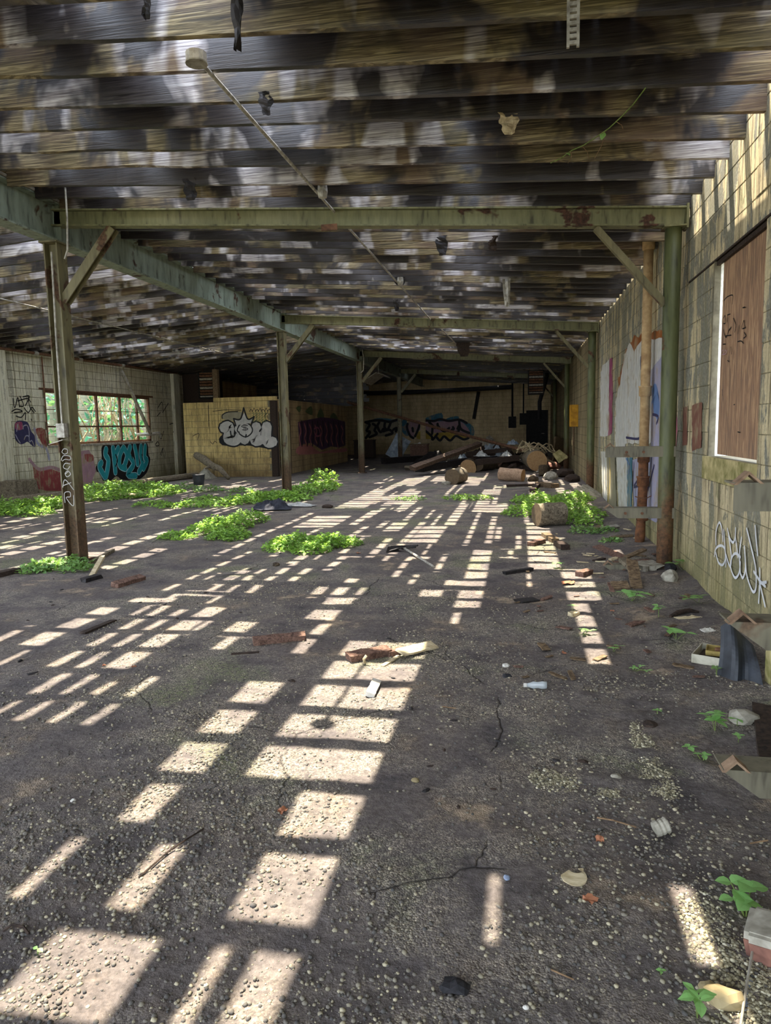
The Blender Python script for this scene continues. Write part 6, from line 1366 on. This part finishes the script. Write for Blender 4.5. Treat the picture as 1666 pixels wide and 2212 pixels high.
# --- the rest of the heap: scraps thrown together
def heap():
    r_ = random.Random(33); C = fl(1080, 1012)
    spots = []
    for i in range(60):
        u, v = r_.gauss(0, 1.0), r_.gauss(0, 0.9); x, y = C.x+0.2+u*1.1, C.y+1.2+v*1.4
        if x > XW-0.5: x = XW-0.5-r_.random()*0.6
        top = 0.62*math.exp(-(u*u+v*v)*0.5); z = top*r_.uniform(0.5, 1.0)
        L = r_.uniform(0.35, 1.1); a = r_.uniform(0, 6.28); t = r_.uniform(-0.35, 0.35); d = Vector((math.cos(a)*math.cos(t), math.sin(a)*math.cos(t), math.sin(t)))*L/2; c = Vector((x, y, max(z, abs(d.z)+0.02)))
        if any((c-o).length < 0.45*(L+l) for o, l in spots): continue
        spots.append((c, L))
        k = i % 6; mt = ('plank_dark', 'beam_old', 'black', 'bark', 'barkred', 'plank_dark')[k]
        base('charred_scrap', board(MB(), c-d, c+d, r_.uniform(0.08, 0.2), r_.uniform(0.03, 0.1), r_.uniform(-1, 1), 300+i, 0.5, 5), T[mt], 'broken charred timber scrap in the debris heap at the back', 'scrap wood', 'scraps of the debris heap')
    for i, (px, py, yy, s, mt, lab) in enumerate(((1040, 985, 23.5, 0.35, 'cloth_w', 'pale rag in front of the blue tarp'), (1095, 985, 23.0, 0.3, 'cloth_w', 'pale rag beside the thick log'), (1175, 1020, 21.3, 0.4, 'concrete', 'grey sack among the right rubble'), (1000, 992, 23.5, 0.3, 'tarp', 'scrap of bluish film on the slanting beam'), (1108, 960, 24.5, 0.4, 'tarp', 'strip of bluish film under the long pole'))):
        sheet('rag', lab, 'rag', at_y(px, py, yy), s*1.2, s, 0.14, mt, 20+i, r_.random()*3, 0.0, 12, 5, 0.08)
heap()
def splinters():
    r_ = random.Random(5); protos = []
    for k in range(6): protos.append(board(MB(), (-0.04, 0, 0), (0.04, 0, 0), 0.016+0.004*k, 0.007, 0.0, 500+k, 0.8, 4).build('splinter', T[('plank_pale', 'plank', 'barkred')[k % 3]]))
    for i in range(56):
        o = protos[i % 6] if i < 6 else protos[i % 6].copy()
        if i >= 6: COL.objects.link(o)
        px, py = (r_.uniform(1120, 1540), r_.uniform(1180, 1480)) if i % 3 else (r_.uniform(1200, 1400), r_.uniform(1130, 1240))
        q = fl(px, py, 0.004)
        if q.x > XW-0.1: q.x = XW-0.1-r_.random()*0.4
        o.location = (q.x, q.y, gh(q.x, q.y)+0.006); sc_ = r_.uniform(0.5, 1.7); o.scale = (sc_, sc_, sc_); o.rotation_euler = (0, r_.uniform(-0.1, 0.1), r_.uniform(0, 6.3))
        tag(o, 'small pale splinter of wood on the dark soil toward the right wall', 'splinter', 'splinters on the dark soil')
splinters()
# ------------------------------------------------------------------ loose gravel, too much of it to count
def gravel(name, n, region, smin, smax, mat, seed, dens, label, sub0=True):
    r_ = np.random.default_rng(seed); t = (1+5**0.5)/2
    ico = np.array([(-1, t, 0), (1, t, 0), (-1, -t, 0), (1, -t, 0), (0, -1, t), (0, 1, t), (0, -1, -t), (0, 1, -t), (t, 0, -1), (t, 0, 1), (-t, 0, -1), (-t, 0, 1)])/1.9
    fi = np.array([(0, 11, 5), (0, 5, 1), (0, 1, 7), (0, 7, 10), (0, 10, 11), (1, 5, 9), (5, 11, 4), (11, 10, 2), (10, 7, 6), (7, 1, 8), (3, 9, 4), (3, 4, 2), (3, 2, 6), (3, 6, 8), (3, 8, 9), (4, 9, 5), (2, 4, 11), (6, 2, 10), (8, 6, 7), (9, 8, 1)])
    pts = []
    while len(pts) < n:
        x, y = region(r_)
        if r_.random() < dens(x, y): pts.append((x, y, gh(x, y)))
    P = np.array(pts); k = len(P)
    S = (smin + (smax-smin)*r_.random(k)**2.2)/2
    sc = np.stack([S*r_.uniform(0.8, 1.25, k), S*r_.uniform(0.7, 1.1, k), S*r_.uniform(0.5, 0.8, k)], 1)
    V = ico[None]*sc[:, None, :]*r_.uniform(0.82, 1.15, (k, 12, 1)); a = r_.uniform(0, 2*np.pi, k); ca, sa = np.cos(a)[:, None], np.sin(a)[:, None]
    W = np.stack([V[..., 0]*ca - V[..., 1]*sa, V[..., 0]*sa + V[..., 1]*ca, V[..., 2]], -1) + P[:, None, :]; W[..., 2] += (sc[:, 2]*0.25)[:, None]
    F = (fi[None] + (np.arange(k)*12)[:, None, None]).reshape(-1)
    me = bpy.data.meshes.new(name); me.vertices.add(k*12); me.vertices.foreach_set('co', W.reshape(-1).astype(np.float32)); me.loops.add(len(F)); me.loops.foreach_set('vertex_index', F.astype(np.int32))
    nf = len(F)//3; me.polygons.add(nf); me.polygons.foreach_set('loop_start', np.arange(0, len(F), 3, dtype=np.int32)); me.polygons.foreach_set('loop_total', np.full(nf, 3, dtype=np.int32))
    me.update(calc_edges=True); me.validate(); me.materials.append(T[mat])
    o = bpy.data.objects.new(name, me); COL.objects.link(o); return tag(o, label, 'gravel', kind='stuff')
def near_first(x0, x1, y0, y1, pw=1.6):
    def f(r_):
        y = y0 + (y1-y0)*r_.random()**pw; w = min(1.0, 0.35+y*0.16); return x0 + (x1-x0)*r_.random(), y
    return f
def d_main(x, y):
    d = mnoise.noise(Vector((x*1.1, y*1.1, 9)))*0.9 + mnoise.noise(Vector((x*3.3, y*3.3, 3)))*0.55 + 0.30
    if x > 0.0 and y > 2.6: d -= 0.45*min(1, (x)/0.7)
    return max(0.04, min(1, d))
gravel('gravel', 40000, near_first(-3.2, 1.5, 1.25, 6.5, 1.7), 0.004, 0.019, 'pebble', 1, d_main, 'loose grey and tan gravel scattered over the whole floor')
def d_pale(x, y):
    v = 0.0
    for cx, cy, rx, ry in ((0.56, 2.02, 0.09, 0.24), (0.60, 1.72, 0.13, 0.22), (0.66, 1.86, 0.1, 0.2), (0.575, 3.3, 0.06, 0.28), (0.58, 2.94, 0.085, 0.16), (0.15, 2.9, 0.12, 0.11), (0.36, 2.82, 0.05, 0.06)):
        v = max(v, 1-((x-cx)/rx)**2-((y-cy)/ry)**2)
    return max(0, v)*(0.75+0.5*mnoise.noise(Vector((x*9, y*9, 1))))
gravel('pale_gravel', 6000, near_first(-0.1, 1.35, 1.2, 3.8, 1.2), 0.005, 0.016, 'pebble_y', 2, d_pale, 'pale yellowish pebbles in heaps at the right foreground')
